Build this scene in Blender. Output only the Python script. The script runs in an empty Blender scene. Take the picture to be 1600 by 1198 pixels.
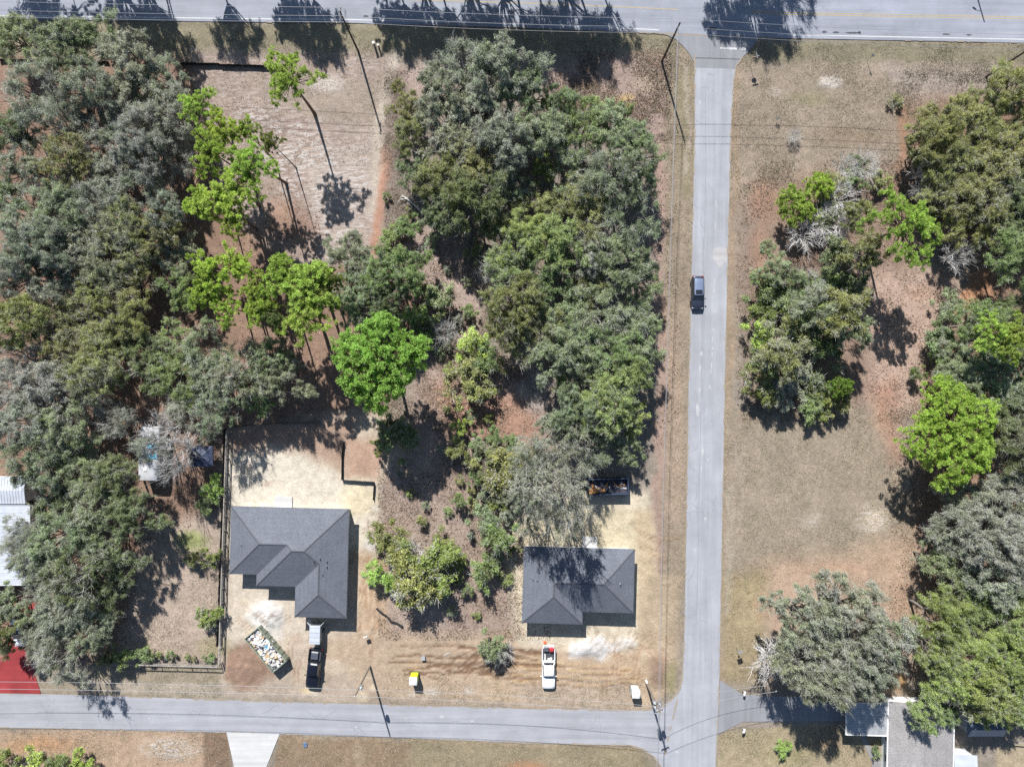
import bpy, bmesh, math, random
import numpy as np
from mathutils import Vector, Matrix

# ------------------------------------------------------------------ camera, sky, sun, exposure
CAMH = 103.6          # drone height above the lots, metres
FPX = 1109.0          # focal length in photo pixels (1600 px wide picture)
scene = bpy.context.scene
C = scene.collection
cam_d = bpy.data.cameras.new('camera'); cam = bpy.data.objects.new('camera', cam_d); C.objects.link(cam)
cam.location = (0, 0, CAMH); cam.rotation_euler = (0, 0, 0)
cam_d.sensor_width = 36.0; cam_d.lens = 36.0 * FPX / 1600.0
cam_d.clip_start = 0.5; cam_d.clip_end = 3000
scene.camera = cam

SUN_EL = math.radians(43.0)
SHX, SHY = 0.276, -0.961                 # direction in which shadows fall on the ground
world = bpy.data.worlds.new('World'); scene.world = world; world.use_nodes = True
wn = world.node_tree; wn.nodes.clear()
sky = wn.nodes.new('ShaderNodeTexSky'); sky.sky_type = 'NISHITA'; sky.sun_disc = False
sky.sun_elevation = SUN_EL
sky.sun_rotation = math.atan2(-SHX, -SHY)
sky.air_density = 1.0; sky.dust_density = 0.4; sky.ozone_density = 1.5
bg = wn.nodes.new('ShaderNodeBackground'); bg.inputs['Strength'].default_value = 0.070
wo = wn.nodes.new('ShaderNodeOutputWorld')
wn.links.new(sky.outputs[0], bg.inputs[0]); wn.links.new(bg.outputs[0], wo.inputs[0])
sun_d = bpy.data.lights.new('sun', 'SUN'); sun = bpy.data.objects.new('sun', sun_d); C.objects.link(sun)
sun_d.energy = 5.0; sun_d.angle = math.radians(0.5); sun_d.color = (1.0, 0.98, 0.955)
sd = Vector((SHX * math.cos(SUN_EL), SHY * math.cos(SUN_EL), -math.sin(SUN_EL)))
sun.rotation_euler = sd.to_track_quat('-Z', 'Y').to_euler(); sun.location = (-30, 60, 80)
vs = scene.view_settings
vs.view_transform = 'Standard'; vs.look = 'None'; vs.gamma = 1.0; vs.use_curve_mapping = False
vs.exposure = 0.70
scene.render.engine = 'CYCLES'
scene.cycles.use_denoising = False
scene.cycles.max_bounces = 6; scene.cycles.diffuse_bounces = 2; scene.cycles.transmission_bounces = 4
scene.cycles.transparent_max_bounces = 6

# ------------------------------------------------------------------ helpers
def W(px, py, h=0.0):
    """photo pixel -> world point lying at height h above the lots"""
    s = (CAMH - h) / FPX
    return Vector(((px - 800.0) * s, (599.0 - py) * s, h))
MPX = CAMH / FPX

def lin(c):
    c = c / 255.0
    return c / 12.92 if c <= 0.04045 else ((c + 0.055) / 1.055) ** 2.4
GAIN = 1.84
def alb(r, g, b, gain=GAIN):
    """surface albedo that shows as this sRGB colour in full sun on level ground"""
    return (lin(r) / gain, lin(g) / gain, lin(b) / gain)

def tag(o, label=None, cat=None, group=None, kind=None):
    if label: o['label'] = label
    if cat: o['category'] = cat
    if group: o['group'] = group
    if kind: o['kind'] = kind
    return o
def empty(name, loc=(0, 0, 0), rz=0.0, label=None, cat=None, group=None):
    o = bpy.data.objects.new(name, None); C.objects.link(o)
    o.location = loc; o.rotation_euler = (0, 0, rz); o.empty_display_size = 0.3
    return tag(o, label, cat, group)

class MB:
    """collects verts/faces and links them as one mesh object"""
    def __init__(s): s.v = []; s.f = []; s.sm = []
    def add(s, verts, faces, smooth=False):
        n = len(s.v); s.v.extend([tuple(p) for p in verts])
        for f in faces: s.f.append(tuple(i + n for i in f)); s.sm.append(smooth)
        return s
    def box(s, c, size, rz=0.0, taper=1.0, ry=0.0, rx=0.0):
        hx, hy, hz = size[0] / 2, size[1] / 2, size[2] / 2
        vs_ = []
        R = Matrix.Rotation(rz, 3, 'Z') @ Matrix.Rotation(ry, 3, 'Y') @ Matrix.Rotation(rx, 3, 'X')
        for z in (-1, 1):
            t = 1.0 if z < 0 else taper
            for x, y in ((-1, -1), (1, -1), (1, 1), (-1, 1)):
                vs_.append(R @ Vector((x * hx * t, y * hy * t, z * hz)) + Vector(c))
        return s.add(vs_, [(3, 2, 1, 0), (4, 5, 6, 7), (0, 1, 5, 4), (1, 2, 6, 5), (2, 3, 7, 6), (3, 0, 4, 7)])
    def bbox(s, c, size, b=0.03, rz=0.0):
        """box with bevelled vertical and top edges"""
        hx, hy, hz = size[0] / 2, size[1] / 2, size[2] / 2
        def ring(ix, z, k):
            x, y = hx - ix, hy - ix
            return [(-x + k, -y, z), (x - k, -y, z), (x, -y + k, z), (x, y - k, z), (x - k, y, z), (-x + k, y, z), (-x, y - k, z), (-x, -y + k, z)]
        R = Matrix.Rotation(rz, 3, 'Z'); cc = Vector(c)
        vs_ = []
        for r in (ring(0, -hz, b), ring(0, hz - b, b), ring(b, hz, b)):
            vs_ += [R @ Vector(p) + cc for p in r]
        fs = [tuple(range(7, -1, -1)), tuple(range(16, 24))]
        for k in range(2):
            for i in range(8):
                j = (i + 1) % 8
                fs.append((k * 8 + i, k * 8 + j, k * 8 + 8 + j, k * 8 + 8 + i))
        return s.add(vs_, fs)
    def tube(s, pts, radii, n=6, smooth=True, cap=True):
        pts = [Vector(p) for p in pts]
        if not hasattr(radii, '__len__'): radii = [radii] * len(pts)
        rings = []
        for i, p in enumerate(pts):
            d = (pts[min(i + 1, len(pts) - 1)] - pts[max(i - 1, 0)])
            if d.length < 1e-6: d = Vector((0, 0, 1))
            d.normalize()
            a = d.cross(Vector((0.31, 0.17, 0.93)))
            if a.length < 1e-3: a = d.cross(Vector((1, 0, 0)))
            a.normalize(); b = d.cross(a)
            rings.append([p + (a * math.cos(2 * math.pi * k / n) + b * math.sin(2 * math.pi * k / n)) * radii[i] for k in range(n)])
        return s.loft(rings, smooth, cap)
    def loft(s, rings, smooth=True, cap=True):
        n = len(rings[0]); vs_ = [p for r in rings for p in r]; fs = []
        for i in range(len(rings) - 1):
            for k in range(n):
                j = (k + 1) % n
                fs.append((i * n + k, i * n + j, i * n + n + j, i * n + n + k))
        s.add(vs_, fs, smooth)
        if cap:
            s.add(rings[0], [tuple(range(n - 1, -1, -1))]); s.add(rings[-1], [tuple(range(n))])
        return s
    def lathe(s, prof, c=(0, 0, 0), n=16, smooth=True):
        rings = [[(c[0] + r * math.cos(2 * math.pi * k / n), c[1] + r * math.sin(2 * math.pi * k / n), c[2] + z) for k in range(n)] for r, z in prof]
        return s.loft(rings, smooth, True)
    def prism(s, poly, z0, z1):
        n = len(poly)
        vs_ = [(p[0], p[1], z0) for p in poly] + [(p[0], p[1], z1) for p in poly]
        fs = [tuple(range(n - 1, -1, -1)), tuple(range(n, 2 * n))] + [(i, (i + 1) % n, n + (i + 1) % n, n + i) for i in range(n)]
        return s.add(vs_, fs)
    def build(s, name, mat, parent=None, fix=True):
        me = bpy.data.meshes.new(name); me.from_pydata(s.v, [], s.f)
        me.polygons.foreach_set('use_smooth', s.sm)
        if fix:
            bm = bmesh.new(); bm.from_mesh(me); bmesh.ops.recalc_face_normals(bm, faces=bm.faces); bm.to_mesh(me); bm.free()
        me.update()
        if mat is not None: me.materials.append(mat)
        o = bpy.data.objects.new(name, me); C.objects.link(o)
        if parent is not None: o.parent = parent
        return o

# ------------------------------------------------------------------ materials
def new_mat(name):
    m = bpy.data.materials.new(name); m.use_nodes = True
    nt = m.node_tree; b = nt.nodes['Principled BSDF']
    return m, nt, b
def nd(nt, t, **kw):
    n = nt.nodes.new(t)
    for k, v in kw.items():
        if k in n.inputs: n.inputs[k].default_value = v
        else: setattr(n, k, v)
    return n
def mathn(nt, op, a, b=None, clamp=False):
    n = nt.nodes.new('ShaderNodeMath'); n.operation = op; n.use_clamp = clamp
    for i, x in enumerate((a, b)):
        if x is None: continue
        if isinstance(x, (int, float)): n.inputs[i].default_value = x
        else: nt.links.new(x, n.inputs[i])
    return n.outputs[0]
def maprange(nt, x, a, b, c, d):
    n = nt.nodes.new('ShaderNodeMapRange'); n.clamp = True
    nt.links.new(x, n.inputs[0])
    for i, v in enumerate((a, b, c, d)): n.inputs[i + 1].default_value = v
    return n.outputs[0]
def mixc(nt, f, a, b, mode='MIX'):
    n = nt.nodes.new('ShaderNodeMix'); n.data_type = 'RGBA'; n.blend_type = mode
    for i, x in ((0, f), (6, a), (7, b)):
        if isinstance(x, (int, float)): n.inputs[i].default_value = x
        elif isinstance(x, tuple): n.inputs[i].default_value = (*x[:3], 1)
        else: nt.links.new(x, n.inputs[i])
    return n.outputs[2]
def noise(nt, vec, scale, detail=4, rough=0.55):
    n = nt.nodes.new('ShaderNodeTexNoise'); n.inputs['Scale'].default_value = scale
    n.inputs['Detail'].default_value = detail; n.inputs['Roughness'].default_value = rough
    if vec is not None: nt.links.new(vec, n.inputs['Vector'])
    return n.outputs['Fac']
def coords(nt, kind='Object', scale=(1, 1, 1), rot=(0, 0, 0)):
    t = nt.nodes.new('ShaderNodeTexCoord'); m = nt.nodes.new('ShaderNodeMapping')
    m.inputs['Scale'].default_value = scale; m.inputs['Rotation'].default_value = rot
    nt.links.new(t.outputs[kind], m.inputs['Vector']); return m.outputs[0]
def bumpn(nt, b, h, strength, dist):
    n = nt.nodes.new('ShaderNodeBump'); n.inputs['Strength'].default_value = strength; n.inputs['Distance'].default_value = dist
    nt.links.new(h, n.inputs['Height']); nt.links.new(n.outputs[0], b.inputs['Normal'])
def vary(nt, col, amount_lo, amount_hi, fac):
    """multiply a colour by a factor that runs from lo to hi with a noise"""
    f = maprange(nt, fac, 0.28, 0.72, amount_lo, amount_hi)
    comb = nt.nodes.new('ShaderNodeVectorMath'); comb.operation = 'SCALE'
    if isinstance(col, tuple):
        comb.inputs[0].default_value = col[:3]
    else: nt.links.new(col, comb.inputs[0])
    nt.links.new(f, comb.inputs['Scale'])
    return comb.outputs[0]

def paint(name, col, rough=0.5, metal=0.0, lo=0.9, hi=1.1, scale=3.0, spec=0.5, coat=0.0):
    m, nt, b = new_mat(name)
    v = coords(nt)
    nt.links.new(vary(nt, tuple(col), lo, hi, noise(nt, v, scale, 5, 0.6)), b.inputs['Base Color'])
    b.inputs['Roughness'].default_value = rough; b.inputs['Metallic'].default_value = metal
    b.inputs['Specular IOR Level'].default_value = spec
    if coat:
        b.inputs['Coat Weight'].default_value = coat; b.inputs['Coat Roughness'].default_value = 0.08
    return m

M = {}
def mk_ground():
    m, nt, b = new_mat('ground_soil')
    a = nd(nt, 'ShaderNodeAttribute', attribute_name='soil')
    k = nd(nt, 'ShaderNodeAttribute', attribute_name='surf')
    sep = nt.nodes.new('ShaderNodeSeparateColor'); nt.links.new(k.outputs['Color'], sep.inputs[0])
    grass, litter, ripple = sep.outputs[0], sep.outputs[1], sep.outputs[2]
    v = coords(nt)
    n_big = noise(nt, v, 0.22, 5, 0.6)
    n_mid = noise(nt, v, 1.1, 6, 0.65)
    n_fine = noise(nt, v, 5.5, 6, 0.75)
    n_grit = noise(nt, v, 17.0, 3, 0.7)
    c = vary(nt, a.outputs['Color'], 0.86, 1.14, n_big)
    c = vary(nt, c, 0.80, 1.20, n_mid)
    fine = vary(nt, c, 0.60, 1.42, n_fine)
    c = mixc(nt, mathn(nt, 'MULTIPLY_ADD', grass, 0.45) , c, fine)
    c2 = vary(nt, c, 0.55, 1.5, n_grit)
    c = mixc(nt, maprange(nt, litter, 0, 1, 0.25, 0.9), c, c2)
    # mown straw: short green-grey and bleached blades in patches
    gpat = noise(nt, v, 0.5, 5, 0.7)
    gm = mathn(nt, 'MULTIPLY', grass, maprange(nt, gpat, 0.50, 0.68, 0.0, 0.28))
    c = mixc(nt, gm, c, alb(134, 134, 98))
    pale = noise(nt, coords(nt, scale=(1, 1, 1), rot=(0, 0, 0.7)), 2.6, 6, 0.75)
    c = mixc(nt, mathn(nt, 'MULTIPLY', grass, maprange(nt, pale, 0.58, 0.7, 0.0, 0.5)), c, alb(206, 192, 172))
    # fallen leaves: small dark brown and pale tan flecks
    vor = nd(nt, 'ShaderNodeTexVoronoi', Scale=6.5); nt.links.new(v, vor.inputs['Vector'])
    fleck = mathn(nt, 'MULTIPLY', litter, maprange(nt, vor.outputs['Distance'], 0.0, 0.32, 0.75, 0.0))
    sc_ = nt.nodes.new('ShaderNodeSeparateColor'); nt.links.new(vor.outputs['Color'], sc_.inputs[0])
    lc = mixc(nt, sc_.outputs[0], alb(92, 70, 58), alb(206, 180, 160))
    c = mixc(nt, fleck, c, lc)
    # hardened sand with shallow broken ridges
    vw = coords(nt, scale=(0.55, 1.5, 1), rot=(0, 0, -0.62))
    rn = noise(nt, vw, 1.5, 5, 0.62)
    rid = mathn(nt, 'MULTIPLY', maprange(nt, rn, 0.47, 0.55, 0.0, 1.0), maprange(nt, noise(nt, v, 0.35, 4, 0.6), 0.36, 0.58, 0.1, 1.0))
    c = mixc(nt, mathn(nt, 'MULTIPLY', ripple, mathn(nt, 'MULTIPLY', rid, 0.9)), c, alb(243, 234, 227))
    nt.links.new(c, b.inputs['Base Color'])
    b.inputs['Roughness'].default_value = 0.95; b.inputs['Specular IOR Level'].default_value = 0.1
    h = mathn(nt, 'ADD', mathn(nt, 'MULTIPLY', n_fine, 0.7), mathn(nt, 'MULTIPLY', n_grit, 0.35))
    h = mathn(nt, 'ADD', h, mathn(nt, 'MULTIPLY', mathn(nt, 'MULTIPLY', rn, ripple), 1.4))
    bumpn(nt, b, h, 0.9, 0.16)
    return m

def mk_asphalt(name, col, along='Y', crack=0.35, stain=(0.86, 1.1), ang=0.0):
    m, nt, b = new_mat(name)
    sc = (1.3, 0.045, 1) if along == 'Y' else (0.045, 1.3, 1)
    v = coords(nt); vs2 = coords(nt, scale=sc, rot=(0, 0, ang))
    c = vary(nt, tuple(col), 0.86, 1.10, noise(nt, vs2, 1.0, 5, 0.6))       # wheel-worn streaks
    c = vary(nt, c, stain[0], stain[1], noise(nt, v, 0.28, 6, 0.62))
    c = vary(nt, c, 0.93, 1.05, noise(nt, coords(nt, scale=(0.5, 0.03, 1) if along == 'Y' else (0.03, 0.5, 1), rot=(0, 0, ang)), 1.0, 2, 0.5))
    c = vary(nt, c, 0.93, 1.07, noise(nt, v, 9.0, 4, 0.7))
    vor = nd(nt, 'ShaderNodeTexVoronoi', Scale=0.28, feature='DISTANCE_TO_EDGE')
    w = nt.nodes.new('ShaderNodeVectorMath'); w.operation = 'ADD'
    nz = nd(nt, 'ShaderNodeTexNoise', Scale=0.9, Detail=5.0); nt.links.new(v, nz.inputs['Vector'])
    nt.links.new(v, w.inputs[0]); nt.links.new(nz.outputs['Color'], w.inputs[1]); nt.links.new(w.outputs[0], vor.inputs['Vector'])
    ck = mathn(nt, 'MULTIPLY', maprange(nt, vor.outputs['Distance'], 0.0, 0.012, 1.0, 0.0), maprange(nt, noise(nt, v, 0.1, 3), 0.5, 0.62, 0.0, crack))
    c = mixc(nt, ck, c, tuple(x * 0.45 for x in col))
    dust = maprange(nt, noise(nt, v, 0.75, 7, 0.72), 0.60, 0.74, 0.0, 0.5)
    c = mixc(nt, dust, c, tuple(min(0.6, x * 1.22) for x in col))
    nt.links.new(c, b.inputs['Base Color'])
    b.inputs['Roughness'].default_value = 0.9; b.inputs['Specular IOR Level'].default_value = 0.2
    bumpn(nt, b, noise(nt, v, 14, 4, 0.7), 0.35, 0.03)
    return m

def mk_shingle(name, col):
    m, nt, b = new_mat(name)
    v = coords(nt)
    c = vary(nt, tuple(col), 0.62, 1.42, noise(nt, v, 6.5, 3, 0.7))
    c = vary(nt, c, 0.9, 1.1, noise(nt, v, 0.6, 4, 0.6))
    wv = nd(nt, 'ShaderNodeTexWave', Scale=1.15, wave_type='BANDS', bands_direction='Z', wave_profile='SAW'); wv.inputs['Distortion'].default_value = 0.15
    nt.links.new(v, wv.inputs['Vector'])
    c = vary(nt, c, 0.975, 1.02, wv.outputs['Fac'])
    nt.links.new(c, b.inputs['Base Color'])
    b.inputs['Roughness'].default_value = 0.85; b.inputs['Specular IOR Level'].default_value = 0.35
    bumpn(nt, b, noise(nt, v, 7, 3, 0.6), 0.3, 0.03)
    return m

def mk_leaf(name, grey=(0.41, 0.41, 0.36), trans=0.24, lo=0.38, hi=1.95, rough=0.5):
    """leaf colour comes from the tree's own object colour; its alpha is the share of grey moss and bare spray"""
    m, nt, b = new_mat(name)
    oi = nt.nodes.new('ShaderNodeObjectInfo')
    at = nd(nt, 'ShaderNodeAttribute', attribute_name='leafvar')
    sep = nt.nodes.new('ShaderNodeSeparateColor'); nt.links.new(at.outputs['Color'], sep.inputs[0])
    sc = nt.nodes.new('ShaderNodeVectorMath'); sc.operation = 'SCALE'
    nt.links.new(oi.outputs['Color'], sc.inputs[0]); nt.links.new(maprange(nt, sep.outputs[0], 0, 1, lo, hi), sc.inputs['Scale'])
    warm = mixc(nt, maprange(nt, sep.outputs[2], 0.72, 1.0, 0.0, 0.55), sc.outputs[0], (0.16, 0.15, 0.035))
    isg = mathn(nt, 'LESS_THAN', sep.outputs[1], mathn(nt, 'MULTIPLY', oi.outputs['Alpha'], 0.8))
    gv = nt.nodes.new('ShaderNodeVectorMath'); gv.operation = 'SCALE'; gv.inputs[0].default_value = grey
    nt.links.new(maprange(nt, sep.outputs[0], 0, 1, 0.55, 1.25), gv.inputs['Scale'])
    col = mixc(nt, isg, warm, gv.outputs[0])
    nt.links.new(col, b.inputs['Base Color'])
    b.inputs['Roughness'].default_value = rough; b.inputs['Specular IOR Level'].default_value = 0.3
    tr = nt.nodes.new('ShaderNodeBsdfTranslucent'); nt.links.new(col, tr.inputs['Color'])
    mx = nt.nodes.new('ShaderNodeMixShader'); mx.inputs[0].default_value = trans
    out = nt.nodes['Material Output']
    nt.links.new(b.outputs[0], mx.inputs[1]); nt.links.new(tr.outputs[0], mx.inputs[2]); nt.links.new(mx.outputs[0], out.inputs['Surface'])
    return m

def mk_wood(name, col, stretch=(1, 1, 0.15)):
    m, nt, b = new_mat(name)
    v = coords(nt, scale=stretch)
    c = vary(nt, tuple(col), 0.6, 1.35, noise(nt, v, 9, 5, 0.65))
    nt.links.new(c, b.inputs['Base Color']); b.inputs['Roughness'].default_value = 0.85
    bumpn(nt, b, noise(nt, v, 14, 4, 0.6), 0.6, 0.02)
    return m

M['ground'] = mk_ground()
M['side_road'] = mk_asphalt('side_road_asphalt', alb(198, 200, 206), 'Y', ang=0.02)
M['street'] = mk_asphalt('street_asphalt', alb(197, 198, 203), 'X')
M['highway'] = mk_asphalt('highway_asphalt', alb(185, 189, 200), 'X')
M['apron'] = mk_asphalt('apron_asphalt', alb(172, 173, 178), 'Y', stain=(0.88, 1.08))
M['patch_dark'] = mk_asphalt('fresh_patch', alb(112, 113, 118), 'X', stain=(0.7, 1.2))
M['patch_pale'] = mk_asphalt('pale_patch', alb(218, 215, 214), 'X')
M['concrete'] = mk_asphalt('concrete', alb(244, 243, 240), 'X', crack=0.3, stain=(0.86, 1.02))
M['concrete_old'] = mk_asphalt('old_concrete', alb(180, 178, 176), 'X', stain=(0.8, 1.1))
M['red_concrete'] = mk_asphalt('red_concrete', alb(190, 80, 82), 'X', crack=0.3, stain=(0.66, 1.18))
M['crack_tar'] = paint('crack_tar', alb(158, 160, 166), .8, lo=.8, hi=1.15, scale=2)
M['line_white'] = paint('road_paint_white', alb(244, 244, 244), 0.7, lo=0.82, hi=1.04, scale=1.6)
M['line_worn'] = paint('road_paint_worn', alb(218, 218, 219), 0.7, lo=0.85, hi=1.1, scale=2.5)
M['line_yellow'] = paint('road_paint_yellow', alb(216, 192, 138), 0.7, lo=0.85, hi=1.1, scale=1.8)
M['shingle'] = mk_shingle('charcoal_shingle', (0.118, 0.128, 0.150))
M['shingle_grey'] = mk_shingle('grey_shingle', alb(184, 180, 178))
M['ridge'] = paint('ridge_cap', (0.085, 0.09, 0.105), 0.85, lo=0.7, hi=1.25, scale=5)
M['white'] = paint('white_paint', (0.72, 0.72, 0.70), 0.45)
M['trim'] = paint('white_trim', (0.66, 0.66, 0.64), 0.5)
M['siding'] = paint('pale_siding', (0.55, 0.56, 0.56), 0.6)
M['soffit'] = paint('soffit', (0.30, 0.30, 0.31), 0.7)
M['fascia'] = paint('dark_fascia', (0.05, 0.053, 0.062), 0.5)
M['glass'] = paint('window_glass', (0.02, 0.025, 0.03), 0.06, spec=0.8)
M['metal_white'] = paint('white_metal_roof', (0.60, 0.63, 0.68), 0.38, 0.25, lo=0.82, hi=1.08, scale=0.8)
M['metal_grey'] = paint('galvanised', (0.36, 0.38, 0.40), 0.4, 0.5, lo=0.8, hi=1.15)
M['metal_blue'] = paint('blue_metal', (0.13, 0.18, 0.26), 0.4, 0.2)
M['black'] = paint('black_plastic', (0.012, 0.012, 0.014), 0.6)
M['silt'] = paint('silt_fabric', (0.014, 0.014, 0.016), 0.9, lo=0.6, hi=1.6)
M['rubber'] = paint('tyre_rubber', (0.018, 0.018, 0.018), 0.85)
M['steel'] = paint('steel', (0.38, 0.39, 0.40), 0.35, 0.9)
M['pole'] = mk_wood('pole_wood', (0.20, 0.165, 0.13))
M['pole_shaded'] = mk_wood('pole_wood_shaded', (0.085, 0.068, 0.055))  # darker copy of the pole wood, shade put into its colour
M['fence_wood'] = mk_wood('weathered_wood', (0.30, 0.27, 0.235), (0.3, 0.3, 1))
M['bark'] = mk_wood('bark', (0.21, 0.19, 0.165))
M['bark_pine'] = mk_wood('pine_bark', (0.13, 0.085, 0.062))
M['twig'] = mk_wood('pale_twig', (0.46, 0.45, 0.41))
M['deadwood'] = mk_wood('bleached_deadwood', (0.58, 0.56, 0.53))
M['wire'] = paint('wire', (0.34, 0.34, 0.35), 0.5, 0.2)
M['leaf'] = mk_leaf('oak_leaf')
M['needle'] = mk_leaf('pine_needle', grey=(0.30, 0.25, 0.17), trans=0.4, lo=0.45, hi=1.6)

# ------------------------------------------------------------------ ground sheet
rs = np.random.RandomState(11)
_NT = rs.rand(256, 256).astype(np.float32)
def vnoise(x, y):
    xi = np.floor(x).astype(int); yi = np.floor(y).astype(int)
    fx = x - xi; fy = y - yi
    fx = fx * fx * (3 - 2 * fx); fy = fy * fy * (3 - 2 * fy)
    a = _NT[yi & 255, xi & 255]; b = _NT[yi & 255, (xi + 1) & 255]
    c = _NT[(yi + 1) & 255, xi & 255]; d = _NT[(yi + 1) & 255, (xi + 1) & 255]
    return (a * (1 - fx) + b * fx) * (1 - fy) + (c * (1 - fx) + d * fx) * fy
def fbm(x, y, octv=4):
    s = 0; a = 1; t = 0
    for k in range(octv):
        s = s + a * vnoise(x * 2 ** k + 17.3 * k, y * 2 ** k + 5.1 * k); t += a; a *= 0.55
    return s / t - 0.5

STEP = 0.30
def axis(a, b):
    inner = np.arange(a, b + 1e-6, STEP)
    far = np.array([4, 9, 18, 35, 70, 140, 280, 600.0])
    return np.concatenate([a - far[::-1], inner, b + far])
gx = axis(-78.0, 78.0); gy = axis(-59.0, 59.0)
GX, GY = np.meshgrid(gx, gy)
PX = GX / MPX + 800.0; PY = 599.0 - GY / MPX          # ground position in photo pixels
n1 = fbm(GX / 7.0, GY / 7.0); n2 = fbm(GX / 2.2 + 40, GY / 2.2); n3 = fbm(GX / 0.7 + 9, GY / 0.7 + 3, 3)
WX = PX + 16 * fbm(GX / 4.0 + 90, GY / 4.0) + 10 * fbm(GX / 1.0 + 31, GY / 1.0, 3)
WY = PY + 16 * fbm(GX / 4.0, GY / 4.0 + 70) + 10 * fbm(GX / 1.0, GY / 1.0 + 57, 3)
col = np.empty(GX.shape + (3,)); col[:] = alb(176, 164, 150)
surf = np.zeros(GX.shape + (3,)); surf[..., 0] = 0.7; surf[..., 1] = 0.25
GZ = 0.10 * n1 + 0.07 * n2 + 0.05 * n3 - 0.06

def seg_dist(x, y, pts, closed=False):
    d = np.full(x.shape, 1e9); n = len(pts)
    for i in range(n if closed else n - 1):
        ax, ay = pts[i]; bx, by = pts[(i + 1) % n]
        vx, vy = bx - ax, by - ay; L = vx * vx + vy * vy + 1e-9
        t = np.clip(((x - ax) * vx + (y - ay) * vy) / L, 0, 1)
        d = np.minimum(d, np.hypot(x - ax - t * vx, y - ay - t * vy))
    return d
def inside(x, y, pts):
    r = np.zeros(x.shape, bool); n = len(pts)
    for i in range(n):
        ax, ay = pts[i]; bx, by = pts[(i + 1) % n]
        if ay == by: continue
        c = ((ay > y) != (by > y)) & (x < (bx - ax) * (y - ay) / (by - ay) + ax)
        r ^= c
    return r
def sd(x, y, pts):
    d = seg_dist(x, y, pts, True)
    return np.where(inside(x, y, pts), -d, d)
def lay(mask, colour=None, s=None):
    if colour is not None:
        c = np.array(colour); col[:] = col * (1 - mask[..., None]) + c * mask[..., None]
    if s is not None:
        ss = np.array(s, float); surf[:] = surf * (1 - mask[..., None]) + ss * mask[..., None]
def bbm(x0, y0, x1, y1, pad):
    return (PX > x0 - pad) & (PX < x1 + pad) & (PY > y0 - pad) & (PY < y1 + pad)
def poly(pts, rgb, a=1.0, f=10, s=None, warp=True):
    x, y = (WX, WY) if warp else (PX, PY)
    m = np.clip(0.5 - sd(x, y, pts) / f, 0, 1) * a
    lay(m, galb(*rgb) if rgb else None, s)
def blob(cx, cy, rx, ry, rgb, a=1.0, f=0.5, s=None):
    d = np.hypot((WX - cx) / rx, (WY - cy) / ry)
    m = np.clip((1 - d) / f, 0, 1); m = m * m * (3 - 2 * m) * a
    lay(m, galb(*rgb) if rgb else None, s)
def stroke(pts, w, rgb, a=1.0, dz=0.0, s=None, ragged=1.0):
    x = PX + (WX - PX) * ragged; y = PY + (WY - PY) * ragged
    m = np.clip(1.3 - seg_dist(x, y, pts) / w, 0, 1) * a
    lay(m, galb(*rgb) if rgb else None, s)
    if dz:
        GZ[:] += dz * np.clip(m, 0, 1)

def galb(r, g, b):
    c = np.array(alb(r, g, b)); l = float(c.mean())
    return tuple(np.clip((l + (c - l) * 0.93) * (1.54 - 0.48 * min(1, l / 0.34)), 0, 0.62))
GR, LI, SA, RI = (1, .2, 0), (.3, 1, 0), (.1, .1, 0), (.15, .1, 1)
# woods and lots, from the large areas to the small marks
poly([(-200, 40), (290, 60), (330, 160), (360, 330), (480, 420), (640, 400), (690, 480), (590, 660), (345, 670), (345, 820), (225, 860), (250, 1030), (-200, 1040)], (152, 124, 106), 1, 26, LI)
poly([(-300, 20), (1100, 40), (1100, 96), (700, 86), (-300, 92)], (146, 137, 112), 0.9, 16, GR)
poly([(300, 80), (620, 84), (612, 250), (590, 400), (480, 420), (360, 340), (320, 200)], (172, 152, 139), 1, 22, (.5, .3, .4))
poly([(400, 120), (610, 120), (590, 200), (420, 180)], (170, 154, 138), 0.8, 40, (.8, .3, .1))
poly([(370, 170), (440, 165), (560, 240), (590, 330), (560, 390), (500, 400), (470, 330), (420, 260)], (170, 149, 137), 1, 30, RI)
poly([(470, 230), (570, 215), (588, 260), (582, 330), (560, 380), (520, 385), (490, 320)], (206, 190, 176), 0.6, 46, (.1, .1, .9))
blob(510, 132, 34, 16, (222, 208, 194), 0.8, s=RI)
blob(455, 350, 62, 60, (156, 126, 110), 0.9, 0.8, LI)
blob(500, 300, 40, 60, (206, 190, 176), 0.6, 0.8, RI)
stroke([(620, 88), (606, 130), (597, 190), (586, 260), (580, 330)], 11, (216, 202, 184), 0.9, s=SA)
stroke([(607, 235), (596, 280), (592, 330), (586, 400)], 10, (192, 144, 118), 0.9, 0.12, (.2, .8, 0))
stroke([(622, 118), (614, 190), (614, 260), (618, 330), (628, 380)], 15, (138, 122, 112), 0.9, s=LI)
poly([(620, 100), (720, 92), (690, 130), (640, 160)], (192, 170, 158), 0.9, 16, LI)
poly([(850, 110), (900, 88), (1040, 84), (1058, 200), (1050, 320), (1030, 330), (1020, 220), (930, 190), (870, 160)], (176, 153, 141), 1, 20, LI)
blob(976, 160, 26, 15, (226, 194, 140), 0.95, 0.6, SA)
blob(915, 145, 45, 30, (140, 116, 104), 0.6, 0.8, LI)
blob(1015, 130, 30, 24, (216, 196, 168), 0.6, 0.8, SA)
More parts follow.
